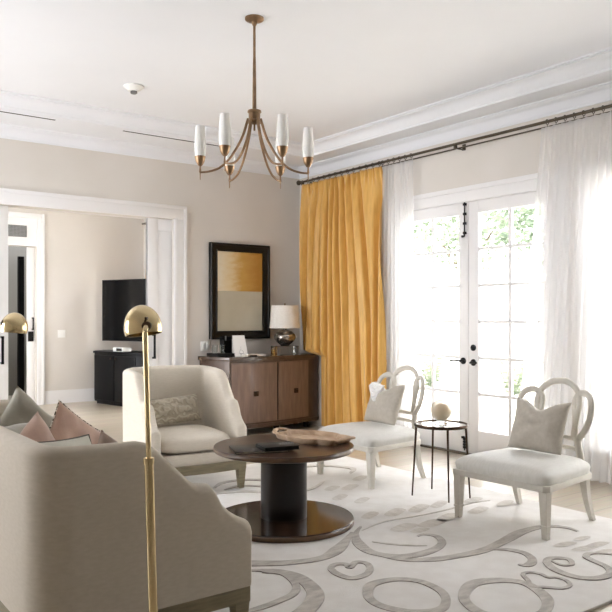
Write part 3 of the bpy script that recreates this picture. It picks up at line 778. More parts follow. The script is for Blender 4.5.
def seat_piece(name, label, cat, loc, rz, W, D, fab, ncush, r=.17, th=.095, backbow=.0, hs=1.0, bow=.03, rise=0):
    t = thing(name, label, cat, loc, rz)
    obj('frame_upholstery', shell_bm(W, D, r, th, .235*1.0, backbow, hs, rise), fab, t, smooth=60)
    def bowed(x, inset=0): return -(D-.03) - bow*(1-(2*x/W)**2) + inset
    xs = [-(W/2-th-.004) + (W-2*th-.008)*k/12 for k in range(13)]
    # apron under the cushions
    bm = NB(); prism(bm, [(x, bowed(x)) for x in xs] + [(W/2-th-.004, -.11), (-(W/2-th-.004), -.11)], .236, .315, 0, .006); obj('seat_deck', bm, fab, t)
    # wood rail
    w2 = W/2-.004
    xs2 = [-w2 + 2*w2*k/14 for k in range(15)]
    bm = NB(); prism(bm, [(x, -(D-.0) - bow*.9*(1-(x/w2)**2)) for x in xs2] + [(w2, -r), (w2-.05, -.05), (w2-r, -.004), (-w2+r, -.004), (-w2+.05, -.05), (-w2, -r)], .17, .2345, 0, .004); obj('base_rail', bm, M['taupewood'], t)
    for sx in (-1, 1):
        obj('leg', leg_bm(sx*(w2-.032), -D+.034, ZR+.004, .172, .019, .031, sx*.002, -.0), M['taupewood'], t)
        obj('leg', leg_bm(sx*(w2-.06), -.07, ZR+.004, .172, .019, .03, sx*.01, .03), M['taupewood'], t)
    inner = W - 2*th - .02; cw = inner/ncush
    for k in range(ncush):
        x0 = -inner/2 + cw*k + .003
        bm = cushion_bm(x0, x0+cw-.006, -(D-.02), -th-.02, .312, .45, bow if ncush == 1 else .01)
        obj('seat_cushion', bm, fab, t, smooth=80)
    return t
sofa = seat_piece('settee', 'cream linen settee with scooped arms seen from behind at left', 'sofa', (.75, 3.42, 0), R(90), 1.8, .85, M['linen'], 2, r=.15, bow=.0)
chair = seat_piece('armchair', 'ivory upholstered armchair with scooped arms beside the wooden credenza', 'armchair', (2.69, 5.54, 0), R(-6), .765, .73, M['linen2'], 1, r=.115, th=.085, backbow=.012, bow=.045, hs=1.03, rise=.018)

def place_pillow(name, label, w, h, t_, m, loc, rx=0, ry=0, rz=0, chop=0, clampz=None, seed=0, extra=None, pinch=.07):
    tf = rotm(rx, ry, rz)
    cz = None if clampz is None else clampz - loc[2]
    bm = pillow_bm(w, h, t_, chop, seed=seed, clampz=cz, tf=tf, pinch=pinch)
    o = obj(name, bm, m, smooth=80, loc=loc)
    tag(o, label, 'pillow')
    return o
place_pillow('throw_pillow', 'grey green pillow with its corner pointing up at the far settee end', .42, .42, .15, M['sage'], (1.16, 4.0, .665), -12, 38, 10, .02, .462, 1)
place_pillow('throw_pillow', 'grey green velvet pillow slumped low at the left photo edge', .46, .44, .18, M['sage'], (.95, 3.72, .62), -18, 14, 32, .03, .462, 2)
place_pillow('throw_pillow', 'lower of two dusty blush pillows, just behind the settee back', .42, .42, .17, M['blush'], (1.02, 3.45, .60), -14, -26, 30, .02, .462, 3)
p3 = place_pillow('throw_pillow', 'higher of two dusty blush pillows, with a dark braided edge', .40, .40, .12, M['blush'], (1.32, 3.80, .61), -10, 36, 24, .0, .462, 4)
p4 = place_pillow('throw_pillow', 'pale celadon pillow with dark piping lying on the settee', .42, .40, .12, M['paleblue'], (1.12, 3.26, .595), -30, 4, 28, .0, .462, 5)
place_pillow('throw_pillow', 'mauve taupe pillow behind the settee arm and lamp pole', .34, .34, .14, M['mauve'], (1.22, 2.95, .615), -14, 34, 12, .0, .462, 6)
def edge_cord(par, w, h, tf, m, r=.005, name='piping', clampz=None, pinch=.07):
    bm = NB(); pts = []
    for k in range(64):
        a = k/16; s = int(a); f = (a-s)*2-1
        u, v = ((f, 1), (1, -f), (-f, -1), (-1, f))[s]
        q = tf @ Vector((w/2*u*(1-pinch*(1-v*v)), 0, h/2*v*(1-pinch*(1-u*u))))
        if clampz is not None: q.z = max(q.z, clampz + r)
        pts.append(q)
    tube(bm, pts, r, 6, closed=True); return obj(name, bm, m, par)
edge_cord(p3, .40, .40, rotm(-10, 36, 24), M['tassel'], .004, name='braided_edge', clampz=.462-.61)
edge_cord(p4, .42, .40, rotm(-30, 4, 28), M['piping'], .005, clampz=.462-.595)
place_pillow('lumbar_pillow', 'small taupe embroidered lumbar pillow on the ivory armchair', .42, .21, .12, M['scroll'], (2.635, 5.27, .585), -16, -4, -6, 0, .455, 8, pinch=.03)

# ------------------------------------------------------------------ brass floor lamps
Rv = Vector((.802, -.597, 0)); Fv = Vector((.597, .802, 0))
def dome_bm(rad, hgt):
    bm = NB(); prof = []
    for k in range(15):
        a = R(90)*(1-k/14.0)
        prof.append((max(rad*cos(a), 0 if k == 0 else .001), hgt*sin(a)))
    prof[0] = (0, hgt)
    prof += [(rad*.985, -.012), (rad*.95, -.020), (rad*.925, -.019), (rad*.95, 0)]
    for k in range(1, 14):
        a = R(90)*(k/14.0); prof.append((rad*.94*cos(a), hgt*.94*sin(a)))
    prof.append((0, hgt*.94))
    lathe(bm, prof, n=40); return bm
# near lamp
base = Vector((1.05, 2.275, 0))
t = thing('floor_lamp', 'polished brass floor lamp with pole in front of settee', 'floor lamp', base)
lean = lambda z: Rv*(.020 - .029*z)
bm = NB(); lathe(bm, [(0,.001),(.125,.001),(.128,.006),(.128,.018),(.12,.024),(.02,.028),(.018,.045),(0,.045)], .016, -.012, 40); obj('base', bm, M['brass'], t)
bm = NB(); tube(bm, [lean(z)+Vector((0,0,z)) for z in (.03, .4, .838)], .0155, 20); tube(bm, [lean(.83)+Vector((0,0,.83)), lean(.85)+Vector((0,0,.85))], .0185, 20); obj('lower_pole', bm, M['brass'], t)
top = lean(1.22)
bm = NB(); tube(bm, [lean(z)+Vector((0,0,z)) for z in (.84, 1.0, 1.15)] + catmull([lean(1.15)+Vector((0,0,1.15)), lean(1.25)+Vector((0,0,1.25)), lean(1.27)+Vector((0,0,1.278))+Fv*.008, lean(1.28)+Vector((0,0,1.287))+Fv*.035, lean(1.28)+Vector((0,0,1.289))+Fv*.06], 6), .0088, 14); obj('upper_pole', bm, M['brass'], t)
hc = -Rv*.042 + Fv*.085 + Vector((0,0,1.276))
bm = dome_bm(.0645, .082); bmesh.ops.transform(bm, matrix=Matrix.Translation(hc) @ Matrix.Rotation(yaw, 4, 'Z') @ Matrix.Rotation(R(-8), 4, 'Y') @ Matrix.Rotation(R(-6), 4, 'X'), verts=bm.verts); hd = obj('lamp_shade', bm, M['brass'], t, smooth=60)
bm = NB(); pc = lean(1.28)+Vector((0,0,1.286))+Fv*.02; tube(bm, [pc, pc + Fv*.02], .0155, 18); obj('swivel_collar', bm, M['bronze'], hd)
bm = NB(); tube(bm, [pc + Vector((0,0,.026)) - Fv*.008, pc + Vector((0,0,.026)) + Fv*.012], .0045, 10); obj('pivot_screw', bm, M['bronze'], hd)
# far lamp
t = thing('floor_lamp', 'brass lamp head reaching in at the left edge over the settee', 'floor lamp', (.55, 3.86, 0))
bm = NB(); lathe(bm, [(0,.001),(.125,.001),(.128,.006),(.128,.018),(.12,.024),(.02,.028),(.018,.045),(0,.045)], n=40); obj('base', bm, M['brass'], t)
bm = NB(); tube(bm, [(0,0,.03), (0,0,.84)], .0155, 16); obj('lower_pole', bm, M['brass'], t)
bm = NB(); tube(bm, [(0,0,.83), (0,0,1.18)] + catmull([(0,0,1.18), (.01,-.003,1.27), (.06,-.02,1.30), (.2,-.08,1.306), (.37,-.150,1.300)], 6), .0085, 12); obj('upper_pole', bm, M['brass'], t)
hc = Vector((.445, -.18, 1.260))
bm = dome_bm(.0635, .078); bmesh.ops.transform(bm, matrix=Matrix.Translation(hc) @ Matrix.Rotation(R(6), 4, 'Y'), verts=bm.verts); hd = obj('lamp_shade', bm, M['brass'], t, smooth=60)
bm = NB(); tube(bm, [(.355,-.144,1.300), (.385,-.156,1.300)], .014, 14); obj('swivel_collar', bm, M['bronze'], hd)

# ------------------------------------------------------------------ coffee table and things on it
TC = (2.684, 3.839)
t = thing('coffee_table', 'round dark walnut pedestal coffee table on the rug', 'coffee table', (TC[0], TC[1], ZR+.003))
bm = NB(); lathe(bm, [(0,.452),(.42,.452),(.438,.458),(.443,.465),(.443,.484)], n=96, mi=1); lathe(bm, [(.443,.484),(.440,.488),(0,.488)], n=96, mi=0)
bmesh.ops.remove_doubles(bm, verts=bm.verts, dist=.0005)
obj('tabletop', bm, [M['darkwood'], M['edgewood']], t, smooth=35)
bm = NB(); lathe(bm, [(.146,.0),(.146,.452)], n=64); obj('column', bm, M['ebony'], t, smooth=35)
bm = NB(); lathe(bm, [(0,0),(.44,0),(.443,.004),(.443,.03)], n=96, mi=1); lathe(bm, [(.443,.03),(.438,.036),(0,.036)], n=96, mi=0)
bmesh.ops.remove_doubles(bm, verts=bm.verts, dist=.0005)
obj('base', bm, [M['basewood'], M['edgewood']], t, smooth=35)
ZT = ZR+.003+.488
def book(name, label, loc, rz, w, d, h, cover, letters=False):
    t = thing(name, label, 'book' if 'book' in name else 'magazine', loc, rz)
    bm = NB(); box(bm, -w/2, w/2, -d/2, d/2, 0, .003, .001); box(bm, -w/2, w/2, -d/2, d/2, h-.003, h, .001); box(bm, -w/2, -w/2+.003, -d/2, d/2, 0, h, .001); obj('cover', bm, cover, t)
    bm = NB(); box(bm, -w/2+.003, w/2-.004, -d/2+.004, d/2-.004, .003, h-.003); obj('pages', bm, M['bookblack'] if h > .02 else M['pages'], t, smooth=0)
    if letters:
        bm = NB()
        for k in range(5): box(bm, .02+.02*k, .034+.02*k, d/2-.07, d/2-.045, h, h+.0006)
        for k in range(7): box(bm, .01+.014*k, .02+.014*k, d/2-.1, d/2-.088, h, h+.0006)
        obj('cover_print', bm, M['ink'], t, smooth=0)
    return t
def at(x, y, z):
    s = (x-306)/740; tt = (1.316-z)*740/(y-317)
    return (tt*(.5972+s*.8021), tt*(.8021-s*.5972), z)
book('magazine', 'large dark magazine lying under the slim black book on the coffee table', (2.46, 3.79, ZT+.0006), R(-22), .32, .25, .012, M['bookgrey'])
book('book', 'slim black book on top of the dark magazine', (2.54, 3.70, ZT+.0135), R(-14), .22, .17, .024, M['bookblack'], True)
# scalloped wooden tray
t = thing('serving_tray', 'scalloped driftwood tray with handles on the coffee table', 'tray', (2.93, 3.86, ZT+.001), R(-75))
def tray_outline(s=1.0, n=72):
    out = []
    for k in range(n):
        a = 2*PI*k/n
        r = 1 + .17*abs(sin(3*a))**.8 - .11
        out.append((.245*s*r*math.copysign(abs(cos(a))**.8, cos(a)),   .145*s*r*math.copysign(abs(sin(a))**.8, sin(a))))
    return out
bm = NB(); prism(bm, tray_outline(.96), 0, .009); obj('tray_base', bm, M['traywood'], t)
bm = NB(); n = 72; levels = [(.95,.0),(1.0,.004),(1.04,.025),(1.06,.036),(1.03,.039),(.98,.034),(.93,.012),(.91,.009)]
rs = [[bm.verts.new((x, y, z)) for x, y in tray_outline(s)] for s, z in levels]
for a, b in zip(rs, rs[1:]):
    for k in range(n): bm.faces.new((a[k], a[(k+1)%n], b[(k+1)%n], b[k]))
obj('rim', bm, M['traywood'], t, smooth=60)
for s in (-1, 1):
    bm = NB(); tube(bm, catmull([(s*.235,-.07,.026),(s*.275,-.062,.036),(s*.30,-.02,.045),(s*.30,.02,.045),(s*.275,.062,.036),(s*.235,.07,.026)], 6), .013, 10, ab=(1.3,.75)); obj('handle', bm, M['traywood'], t, smooth=60)

# ------------------------------------------------------------------ slipper chairs
def slipper_chair(label, loc, rz):
    """local: faces -x; front at x=-.27, back at x=.27"""
    t = thing('side_chair', label, 'chair', loc, rz)
    def outline(ins=0, n=10):
        P = []
        f0, b0 = .355-ins, .30-ins; xf, xb = -.315+ins, .285-ins
        P2 = [(xf, -f0+.03), (xf, f0-.03), (xf+.03, f0), (xb-.03, b0), (xb, b0-.03), (xb, -b0+.03), (xb-.03, -b0), (xf+.03, -f0)]
        return P2
    z0 = ZR+.004
    bm = NB(); prism(bm, outline(-.004), .298, .336, 0, .004); obj('seat_rail', bm, M['paintgrey'], t)
    # upholstered seat
    bm = NB()
    def se(v, p): return math.copysign(abs(v)**p, v)
    def f(u, v):
        th = 2*PI*u; ph = (PI/2)*v
        k = cos(ph)**.24 if v < 1 else 0
        cx_, sy_ = se(cos(th), .22), se(sin(th), .22)
        w = (.352 - .052*(cx_*k+1)/2)
        bul = 1 + .03*sin(PI*min(1, v*2.0))
        x = -.015 + .302*cx_*k*bul; y = w*sy_*k*bul
        z = .336 + .088*sin(ph)**.7 + .028*(1-(cx_*k)**2)*(1-(sy_*k)**2)
        return (x, y, z)
    grid(bm, f, 64, 16, closeu=True); bmesh.ops.remove_doubles(bm, verts=bm.verts, dist=.0006); obj('seat', bm, M['seatfab'], t, smooth=80)
    for s in (-1, 1):
        obj('front_leg', leg_bm(-.275, s*.315, z0, .305, .017, .027, -.0, s*.006, collar=.095), M['paintgrey'], t)
        obj('rear_leg', leg_bm(.245, s*.262, z0, .32, .015, .024, .075, s*.012, curve=.8), M['paintgrey'], t)
    # back: a central arch with a leaf shaped loop each side, leaning back
    def bp(u, z, off=0): return Vector((.262 + (z-.43)*.17 + .07*(1-(u/.27)**2)*min(1, max(0, (z-.30)/.2)), u, z))
    bm = NB()
    def band(pts, r=.0185, closed=False, ab=(1.15,.8)):
        tube(bm, [bp(u, z) for u, z in pts], r, 10, closed=closed, ab=ab, up=(1,0,.0))
    sp = lambda P, c=False: [(q.x, q.y) for q in catmull([(a, b, 0) for a, b in P], 8, c)]
    band(sp([(-.135,.53),(-.138,.60),(-.150,.68),(-.158,.75),(-.135,.825),(-.075,.872),(0,.887),(.075,.872),(.135,.825),(.158,.75),(.150,.68),(.138,.60),(.135,.53)]))
    for s in (-1, 1):
        band(sp([(s*.142,.60),(s*.128,.70),(s*.122,.76),(s*.148,.805),(s*.198,.820),(s*.245,.797),(s*.268,.74),(s*.262,.665),(s*.232,.595),(s*.190,.54),(s*.165,.515),(s*.148,.545)], True))
        # stile down into the seat
        band(sp([(s*.165,.535),(s*.185,.48),(s*.215,.42),(s*.25,.34),(s*.256,.31)]), .022)
    band([(-.19+.38*k/12,.522) for k in range(13)], .013); band([(-.205+.41*k/12,.462) for k in range(13)], .012)
    obj('backrest', bm, M['paintgrey'], t, smooth=60)
    return t
CA = (3.955, 2.955, 0); CB = (4.01, 4.50, 0)
ch = slipper_chair('pale grey slipper chair with looped open back standing right of side table', CA, R(2.5))
dup(ch, CB, R(-1), 'pale grey looped-back slipper chair between coffee table and ochre curtain')
def chair_pillow(label, c, rz, w, h, dent, seed, dy):
    tf = Matrix.Rotation(R(rz), 4, 'Z') @ Matrix.Rotation(R(-90), 4, 'Z') @ Matrix.Rotation(R(-20), 4, 'X')
    zc = .435 + h/2
    bm = pillow_bm(w, h, .14, dent, seed=seed, tf=tf, clampz=.457-zc, wr=.004)
    o = obj('chair_pillow', bm, M['pillowgrey'], smooth=80, loc=(c[0]+.115, c[1]+dy, zc)); tag(o, label, 'pillow'); return o
cpA = chair_pillow('stone grey linen pillow with dented top on the right slipper chair', CA, 2.5, .40, .35, .06, 3, -.01)
cpB = chair_pillow('stone grey pillow with white striped patch on the farther slipper chair', CB, -1, .38, .35, .05, 12, -.03)
# white pleated ruffle over the pillow corner
bm = NB()
def rf(u, v):
    a = -.15 + .20*u; zz = .155 - .14*v*sin(PI*min(1, .12+u*.85)) - .02*u
    zz += .01; return (.36*zz - .062 - .03*sin(PI*v)*(1-.3*u) + .0045*sin(2*PI*7*v), .13 - .15*u, zz)
grid(bm, rf, 24, 42)
rf_o = obj('ruffle', bm, M['paper'], cpB, smooth=80); sm = rf_o.modifiers.new('thickness', 'SOLIDIFY'); sm.thickness = .004; rf_o['label'] = 'white pleated ruffle'

# ------------------------------------------------------------------ side table and orb
SC = (3.985, 3.715)
t = thing('side_table', 'small round glass-topped iron side table between the slipper chairs', 'side table', (SC[0], SC[1], ZR+.003))
zt = .522
bm = NB(); tube(bm, [(.188*cos(a), .188*sin(a), zt-.006) for a in [2*PI*k/64 for k in range(64)]], .008, 8, closed=True, ab=(.7,1.5)); obj('rim', bm, M['bronze'], t)
bm = NB(); lathe(bm, [(0,zt-.009),(.181,zt-.009),(.181,zt-.002),(0,zt-.002)], n=64); obj('glass_top', bm, mat('smoked_mirror_glass', '#D9D9D6', .05, metal=.6), t)
for a in (142, 62, 238, 302):
    c, s = cos(R(a)), sin(R(a))
    bm = NB(); tube(bm, [(.178*c, .178*s, zt-.012), (.208*c, .208*s, .004)], [.0085, .0055], 8); obj('leg', bm, M['bronze'], t)
t = thing('glass_orb', 'round clear glass orb filled with cream flower on the side table', 'ornament', (SC[0]+.01, SC[1]+.005, ZR+.003+zt))
bm = NB(); lathe(bm, [(0,0),(.045,0),(.045,.008),(.02,.016),(.02,.02),(0,.02)], n=32); obj('foot', bm, M['perspex'], t)
bm = NB(); lathe(bm, [(.080*sin(PI*k/20) if 0 < k < 20 else 0, .098 - .080*cos(PI*k/20)) for k in range(21)], n=40)
obj('globe', bm, M['milky'], t, smooth=80)
bm = NB()
for k in range(34):
    a = k*2.4; q = -1 + 2*(k+.5)/34; rr = .048*(1-q*q)**.5; bz = .088 + .045*q
    lathe(bm, [(.019*sin(PI*j/6) if 0 < j < 6 else 0, bz - .019*cos(PI*j/6)) for j in range(7)], rr*cos(a), rr*sin(a), 10)
obj('flower_filling', bm, M['candle'], t, smooth=80)

# ------------------------------------------------------------------ credenza
def fy(x): q = x-4.13; return 6.94 + .14*q*q - .10*q
t = thing('credenza', 'brown wooden bow-front credenza against the back wall', 'credenza', (0,0,0))
xs = [4.13 + 1.29*k/24 for k in range(25)]
def body_poly(o=0): return [(4.03-o, YB-.025), (4.13-o*.7, fy(4.13)-o)] + [(x, fy(x)-o) for x in xs[1:-1]] + [(5.42+o*.2, fy(5.42)-o), (5.395, YB-.025)]
bm = NB(); prism(bm, body_poly(0), .095, .83); obj('body', bm, M['credframe'], t)
bm = NB(); prism(bm, body_poly(.022), .832, .875, 0, .004); obj('top', bm, M['credtop'], t)
bm = NB(); prism(bm, body_poly(.012), .085, .125, 0, .003); obj('plinth_rail', bm, M['credframe'], t)
for x, y in ((4.2, 7.02), (5.30, 7.12), (4.1, 7.38), (5.33, 7.38), (4.78, 6.99)):
    obj('leg', leg_bm(x, y, 0.001, .09, .02, .026), M['black'], t)
def door_panel(xa, xb, hx):
    bm = NB(); n = 14
    def strip(xa, xb, z0, z1, off0, off1):
        P = [(xa+(xb-xa)*k/n) for k in range(n+1)]
        prism(bm, [(x, fy(x)-off1) for x in P] + [(x, fy(x)-off0) for x in P[::-1]], z0, z1)
    strip(xa, xb, .155, .80, -.0, .012)
    strip(xa-.004, xb+.004, .145, .152, 0, .010); strip(xa-.004, xb+.004, .803, .810, 0, .010)
    d = obj('door', bm, M['credwood'], t, smooth=25)
    h = NB(); y = fy(hx)-.012; box(h, hx-.028, hx+.028, y-.014, y+.002, .437, .493, .004); box(h, hx-.012, hx+.012, y-.028, y-.012, .453, .477, .003)
    obj('handle', h, M['bronze'], d)
    return d
door_panel(4.155, 4.745, 4.455); door_panel(4.765, 5.24, 5.03)
for x in (4.755,):
    bm = NB(); box(bm, x-.006, x+.006, fy(x)-.006, fy(x)+.005, .155, .80); obj('door_gap', bm, M['dark'], t, smooth=0)
ZK = .875

# framed panel above
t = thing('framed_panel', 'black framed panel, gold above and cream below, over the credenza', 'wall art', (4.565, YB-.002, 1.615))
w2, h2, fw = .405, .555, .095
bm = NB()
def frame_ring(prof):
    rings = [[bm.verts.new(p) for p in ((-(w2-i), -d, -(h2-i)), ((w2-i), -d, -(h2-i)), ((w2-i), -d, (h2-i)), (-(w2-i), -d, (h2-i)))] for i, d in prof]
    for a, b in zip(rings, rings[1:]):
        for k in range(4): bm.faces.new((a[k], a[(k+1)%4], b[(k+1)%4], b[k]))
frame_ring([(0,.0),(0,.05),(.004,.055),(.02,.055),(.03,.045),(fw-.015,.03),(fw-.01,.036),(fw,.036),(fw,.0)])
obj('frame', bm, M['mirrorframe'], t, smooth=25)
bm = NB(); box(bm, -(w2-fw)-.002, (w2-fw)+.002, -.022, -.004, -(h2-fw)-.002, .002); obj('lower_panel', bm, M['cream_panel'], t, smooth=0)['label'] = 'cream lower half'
bm = NB(); box(bm, -(w2-fw)-.002, (w2-fw)+.002, -.022, -.004, .0025, (h2-fw)+.002); obj('upper_panel', bm, M['goldpanel'], t, smooth=0)['label'] = 'gold upper half'

# table lamp
t = thing('table_lamp', 'table lamp with white drum shade and silvered globe base', 'table lamp', (5.02, 7.16, ZK+.001))
bm = NB(); box(bm, -.14, .14, -.09, .09, 0, .10, .004); obj('acrylic_block', bm, M['perspex'], t)
bm = NB(); lathe(bm, [(0,.101),(.05,.101),(.055,.11),(.10,.145),(.128,.185),(.13,.205),(.118,.24),(.08,.275),(.03,.29),(.018,.295),(.018,.31),(0,.31)], n=40); obj('globe_body', bm, M['mercury'], t, smooth=60)
bm = NB(); tube(bm, [(0,0,.30),(0,0,.56)], .005, 10); lathe(bm, [(0,.575),(.008,.58),(.01,.595),(0,.605)], n=12); tube(bm, [(-.14,0,.56),(.14,0,.56)], .002, 6); obj('stem', bm, M['antbrass'], t)
bm = NB(); lathe(bm, [(.183,.31),(.155,.575),(.152,.575),(.18,.31),(.183,.31)], n=56)
bmesh.ops.delete(bm, geom=[f for f in bm.faces if len(f.verts) > 10], context='FACES'); obj('lamp_shade', bm, M['shade'], t, smooth=60)

# small things on the credenza
t = thing('leather_tray', 'low black tray at the left end of the credenza', 'tray', (4.22, 7.22, ZK+.001), R(-2))
bm = NB(); box(bm, -.15, .16, -.14, .12, 0, .035, .004); obj('tray_body', bm, M['bookblack'], t)
for x, y, lab in ((4.125, 7.25, 'clear drinking glass on the black tray, left of the pair'), (4.175, 7.17, 'clear drinking glass on the black tray, nearer the black caddy')):
    bm = NB(); lathe(bm, [(0,0),(.028,0),(.033,.095),(.031,.095),(.026,.006),(0,.006)], n=24)
    tag(obj('drinking_glass', bm, M['perspex'], loc=(x, y, ZK+.037)), lab, 'glass')
t = thing('desk_caddy', 'black desk caddy standing on the tray under the framed panel', 'caddy', (4.255, 7.23, ZK+.037))
bm = NB(); box(bm, -.05, .05, -.05, .05, 0, .006); box(bm, -.05, -.044, -.05, .05, 0, .15); box(bm, .044, .05, -.05, .05, 0, .18); box(bm, -.05, .05, .044, .05, 0, .19); box(bm, -.05, .05, -.05, -.044, 0, .14); obj('body', bm, M['black'], t, smooth=0)
bm = NB(); tube(bm, [(-.01,-.02,.006),(-.015,-.025,.19)], .009, 10); obj('pen', bm, M['greypl'], t)
t = thing('greeting_card', 'white folded card with grey sketch leaning on the caddy', 'card', (4.335, 7.045, ZK+.001), R(-12))
bm = NB()
def quad(pts, th=.002):
    f = bm.faces.new([bm.verts.new(p) for p in pts]); r = bmesh.ops.extrude_face_region(bm, geom=[f]); bmesh.ops.translate(bm, vec=(0, th, 0), verts=[v for v in r['geom'] if isinstance(v, bmesh.types.BMVert)])
quad([(-.07,-.02,.001),(.085,-.02,.001),(.055,.025,.235),(-.085,.025,.235)]); quad([(-.07,.07,.001),(.085,.07,.001),(.055,.028,.235),(-.085,.028,.235)])
obj('card', bm, M['paper'], t, smooth=0)
bm = NB()
def cardpt(u, z): k = z/.235; return (u - .022*k, -.0225 + .045*k, z)
tube(bm, catmull([cardpt(-.01,.05), cardpt(.005,.075), cardpt(.03,.06), cardpt(.035,.035), cardpt(.0,.03)], 5, True), .0015, 5, closed=True)
tube(bm, [cardpt(.01,.08), cardpt(.015,.11)], .0012, 5); tube(bm, [cardpt(-.02,.04), cardpt(.05,.028)], .0015, 5); tube(bm, [cardpt(-.01,.025), cardpt(.04,.018)], .001, 5)
obj('sketch', bm, M['ink'], t)
t = thing('notepad', 'white open booklet lying on the credenza beside the card', 'booklet', (4.44, 7.01, ZK+.001), R(-6))
bm = NB(); box(bm, -.11, .03, -.07, .05, 0, .022, .003); obj('closed_stack', bm, M['pages'], t)
bm = NB(); tube(bm, [(.03,-.05,.016),(.13,-.05,.024),(.17,-.05,.014)], .008, 8, ab=(1,.6)); box(bm, .03, .17, -.06, .05, .0, .02, .006); obj('open_leaf', bm, M['paper'], t)
bm = NB(); box(bm, -.06, .05, -.085, -.07, 0, .018, .004); obj('clip', bm, M['blackm'], t)
# wall outlet
t = thing('wall_outlet', 'double white outlet plate on the wall left of the credenza', 'outlet', (4.115, YB, .985))
bm = NB(); box(bm, -.06, .06, -.008, 0, -.055, .055, .002); obj('plate', bm, M['plastic'], t)
for s in (-1, 1):
    bm = NB(); box(bm, s*.027-.017, s*.027+.017, -.014, -.008, -.035, .035, .002); obj('socket', bm, M['plastic'], t)

# ------------------------------------------------------------------ garden seen through the glass
bm = NB(); box(bm, XR+.2, 30, -12, 24, -.2, -.06); struct('ground_patio', bm, M['concrete'])
bm = NB(); box(bm, 9.0, 9.2, -8, 22, -.06, 1.95); box(bm, 8.96, 9.24, -8, 22, 1.95, 2.0)
struct('wall_garden', bm, M['stucco'])
bm = NB()
for k in range(110):
    y = -2 + k*.14
    box(bm, 9.08, 9.10, y, y+.028, 2.002, 2.42)
for k in range(4):
    z = 2.02 + k*.12; box(bm, 9.10, 9.12, -2, 13.4, z, z+.025)
tag(obj('garden_trellis', bm, M['stucco'], smooth=0), 'white lattice trellis along the top of the garden wall', 'trellis')

def foliage_bm(cx, cy, cz, rx_, ry_, rz_, n, size, seed):
    rnd = random.Random(seed); bm = NB()
    for _ in range(n):
        while True:
            p = Vector((rnd.uniform(-1,1), rnd.uniform(-1,1), rnd.uniform(-1,1)))
            if .35 < p.length < 1: break
        k = 1 + .35*mnoise.noise(p*2.1 + Vector((seed, 0, 0)))
        c = Vector((cx+p.x*rx_*k, cy+p.y*ry_*k, cz+p.z*rz_*k))
        d = Vector((rnd.uniform(-1,1), rnd.uniform(-1,1), rnd.uniform(-.6,.6))).normalized()
        s = d.cross(Vector((rnd.uniform(-1,1), rnd.uniform(-1,1), rnd.uniform(-1,1)))).normalized()
        L_ = size*rnd.uniform(.7, 1.4); W_ = L_*.28
        q = [c - d*L_/2, c + s*W_, c + d*L_/2, c - s*W_]
        bm.faces.new([bm.verts.new(v) for v in q])
    return bm
trees = [(10.6, 6.9, 3.1, 1.15, 'feathery green tree above the garden wall, seen in left door'), (10.9, 9.5, 3.4, 1.2, 'pale green tree beyond the garden wall near the ochre curtain'),
         (10.7, 4.4, 3.2, 1.15, 'leafy tree above the trellis, seen in the right door'), (11.0, 1.8, 3.6, 1.2, 'tree beyond the garden wall behind the right sheer curtain'), (10.8, 12.2, 3.5, 1.2, 'farthest garden tree past the ochre curtain'), (10.9, -1.0, 3.4, 1.2, 'garden tree outside the window at right')]
for i, (x, y, z, r, lab) in enumerate(trees):
    t = thing('garden_tree', lab, 'tree', (x, y, -.06))
    obj('crown', foliage_bm(0, 0, z, r, r*1.15, r*1.05, 3200, .13, i*3+1), M['leaf'] if i % 2 else M['leaf2'], t, smooth=0)
    bm = NB(); tube(bm, [(0,0,0),(.05,.03,1.2),(-.03,.0,2.2),(.05,.05,3.0)], [.12,.10,.08,.05], 10)
    for k in range(5): a = k*1.3; tube(bm, [(0,0,1.9+.1*k),(.5*cos(a),.5*sin(a),2.6+.1*k)], [.05,.02], 6)
    obj('trunk', bm, M['bark'], t)
# arching palm-like plants before the wall
for i, (x, y, sc, lab) in enumerate([(7.95, 6.15, 1.0, 'arching grey-green plant before the garden wall, left of the pair'), (7.95, 4.35, 1.1, 'arching grey-green plant before the garden wall, nearer the right'), (7.95, 7.6, .9, 'arching plant before the garden wall seen through the left door')]):
    t = thing('garden_plant', lab, 'plant', (x, y, -.06))
    bm = NB(); lathe(bm, [(0,0),(.15,0),(.2,.35),(.21,.36),(.18,.36),(.16,.32),(0,.32)], n=24); obj('pot', bm, M['stucco'], t)
    bm = NB(); rnd = random.Random(i+50)
    for k in range(26):
        a = rnd.uniform(0, 2*PI); L_ = rnd.uniform(.45,.75)*sc; h = rnd.uniform(.5,1.0)*sc
        pts = [Vector((L_*q*cos(a), L_*q*sin(a), .32 + h*(1.9*q - 1.15*q*q))) for q in (0,.25,.5,.75,1)]
        tube(bm, pts, .005, 4)
        for j in range(1, 5):
            for q in range(5):
                p = pts[j-1].lerp(pts[j], q/5); d = (pts[j]-pts[j-1]).normalized(); sd = d.cross(Vector((0,0,1))).normalized()
                for s in (-1, 1):
                    e = p + sd*s*.13*sc + d*.05 - Vector((0,0,.03)); bm.faces.new([bm.verts.new(v) for v in (p, p+d*.018, e)])
    obj('fronds', bm, M['leaf'], t, smooth=0)
# slatted garden chair
t = thing('patio_chair', 'white slatted garden chair on the patio beyond the right door', 'chair', (7.0, 4.0, -.06), R(200))
bm = NB(); box(bm, -.3, .3, -.28, .28, .42, .46, .004); obj('seat', bm, M['concrete'], t)
bm = NB()
for k in range(7): x = -.27 + k*.09; box(bm, x-.018, x+.018, .26, .29, .5, .9)
box(bm, -.3, .3, .255, .3, .88, .94, .004); box(bm, -.3, .3, .255, .3, .46, .52, .004); obj('backrest', bm, M['concrete'], t)
for sx in (-1, 1):
    for sy in (-1, 1): bm = NB(); box(bm, sx*.27-.025, sx*.27+.025, sy*.25-.025, sy*.25+.025, 0, .42); obj('leg', bm, M['concrete'], t)

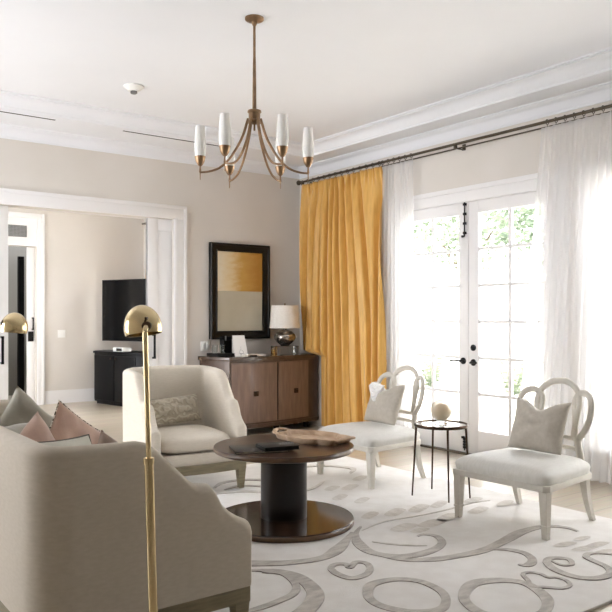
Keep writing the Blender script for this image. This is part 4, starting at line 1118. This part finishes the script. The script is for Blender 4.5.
# ------------------------------------------------------------------ light: overcast-bright sky, sun behind the house, portals in the window openings
w = bpy.data.worlds.new('World'); bpy.context.scene.world = w; w.use_nodes = True
bg = w.node_tree.nodes['Background']; bg.inputs['Color'].default_value = (.955, .97, 1.015, 1); bg.inputs['Strength'].default_value = 3.2
sd = bpy.data.lights.new('sun', 'SUN'); sd.energy = 2.2; sd.angle = R(3); sd.color = (1, .96, .9)
so = bpy.data.objects.new('sun', sd); C.objects.link(so); so.rotation_euler = Vector((.36, .14, -.92)).to_track_quat('-Z', 'Y').to_euler(); so.location = (0, 0, 12)
def portal(x, y0, y1, z0, z1, flip=False):
    a = bpy.data.lights.new('window_portal', 'AREA'); a.shape = 'RECTANGLE'; a.size = z1-z0; a.size_y = y1-y0
    a.cycles.is_portal = True
    o = bpy.data.objects.new('window_portal', a); C.objects.link(o); o.location = (x, (y0+y1)/2, (z0+z1)/2); o.rotation_euler = (0, R(-90 if flip else 90), 0)
portal(XR+.19, 3.79, 5.68, .02, DH); portal(XR+.19, 1.35, 3.42, .28, DH); portal(FX+.19, 8.2, 10.4, .3, 2.6)
portal(XL-.19, 4.5, 7.0, .3, 2.5, True); portal(.16, 8.4, 10.6, .3, 2.6, True)

# ------------------------------------------------------------------ camera
cd = bpy.data.cameras.new('camera'); cam = bpy.data.objects.new('camera', cd); C.objects.link(cam)
cam.location = (0, 0, 1.316); cam.rotation_euler = (R(90), 0, yaw)
cd.sensor_width = 36; cd.lens = 740/612*36; cd.shift_y = 11/612; cd.clip_start = .05; cd.clip_end = 200
sc = bpy.context.scene; sc.camera = cam
sc.view_settings.view_transform = 'Standard'; sc.view_settings.look = 'None'; sc.view_settings.gamma = 1
sc.view_settings.use_curve_mapping = False
sc.view_settings.exposure = 2.25
sc.cycles.max_bounces = 10; sc.cycles.diffuse_bounces = 6; sc.cycles.transparent_max_bounces = 12; sc.cycles.caustics_reflective = False; sc.cycles.caustics_refractive = False
sc.cycles.sample_clamp_indirect = 8
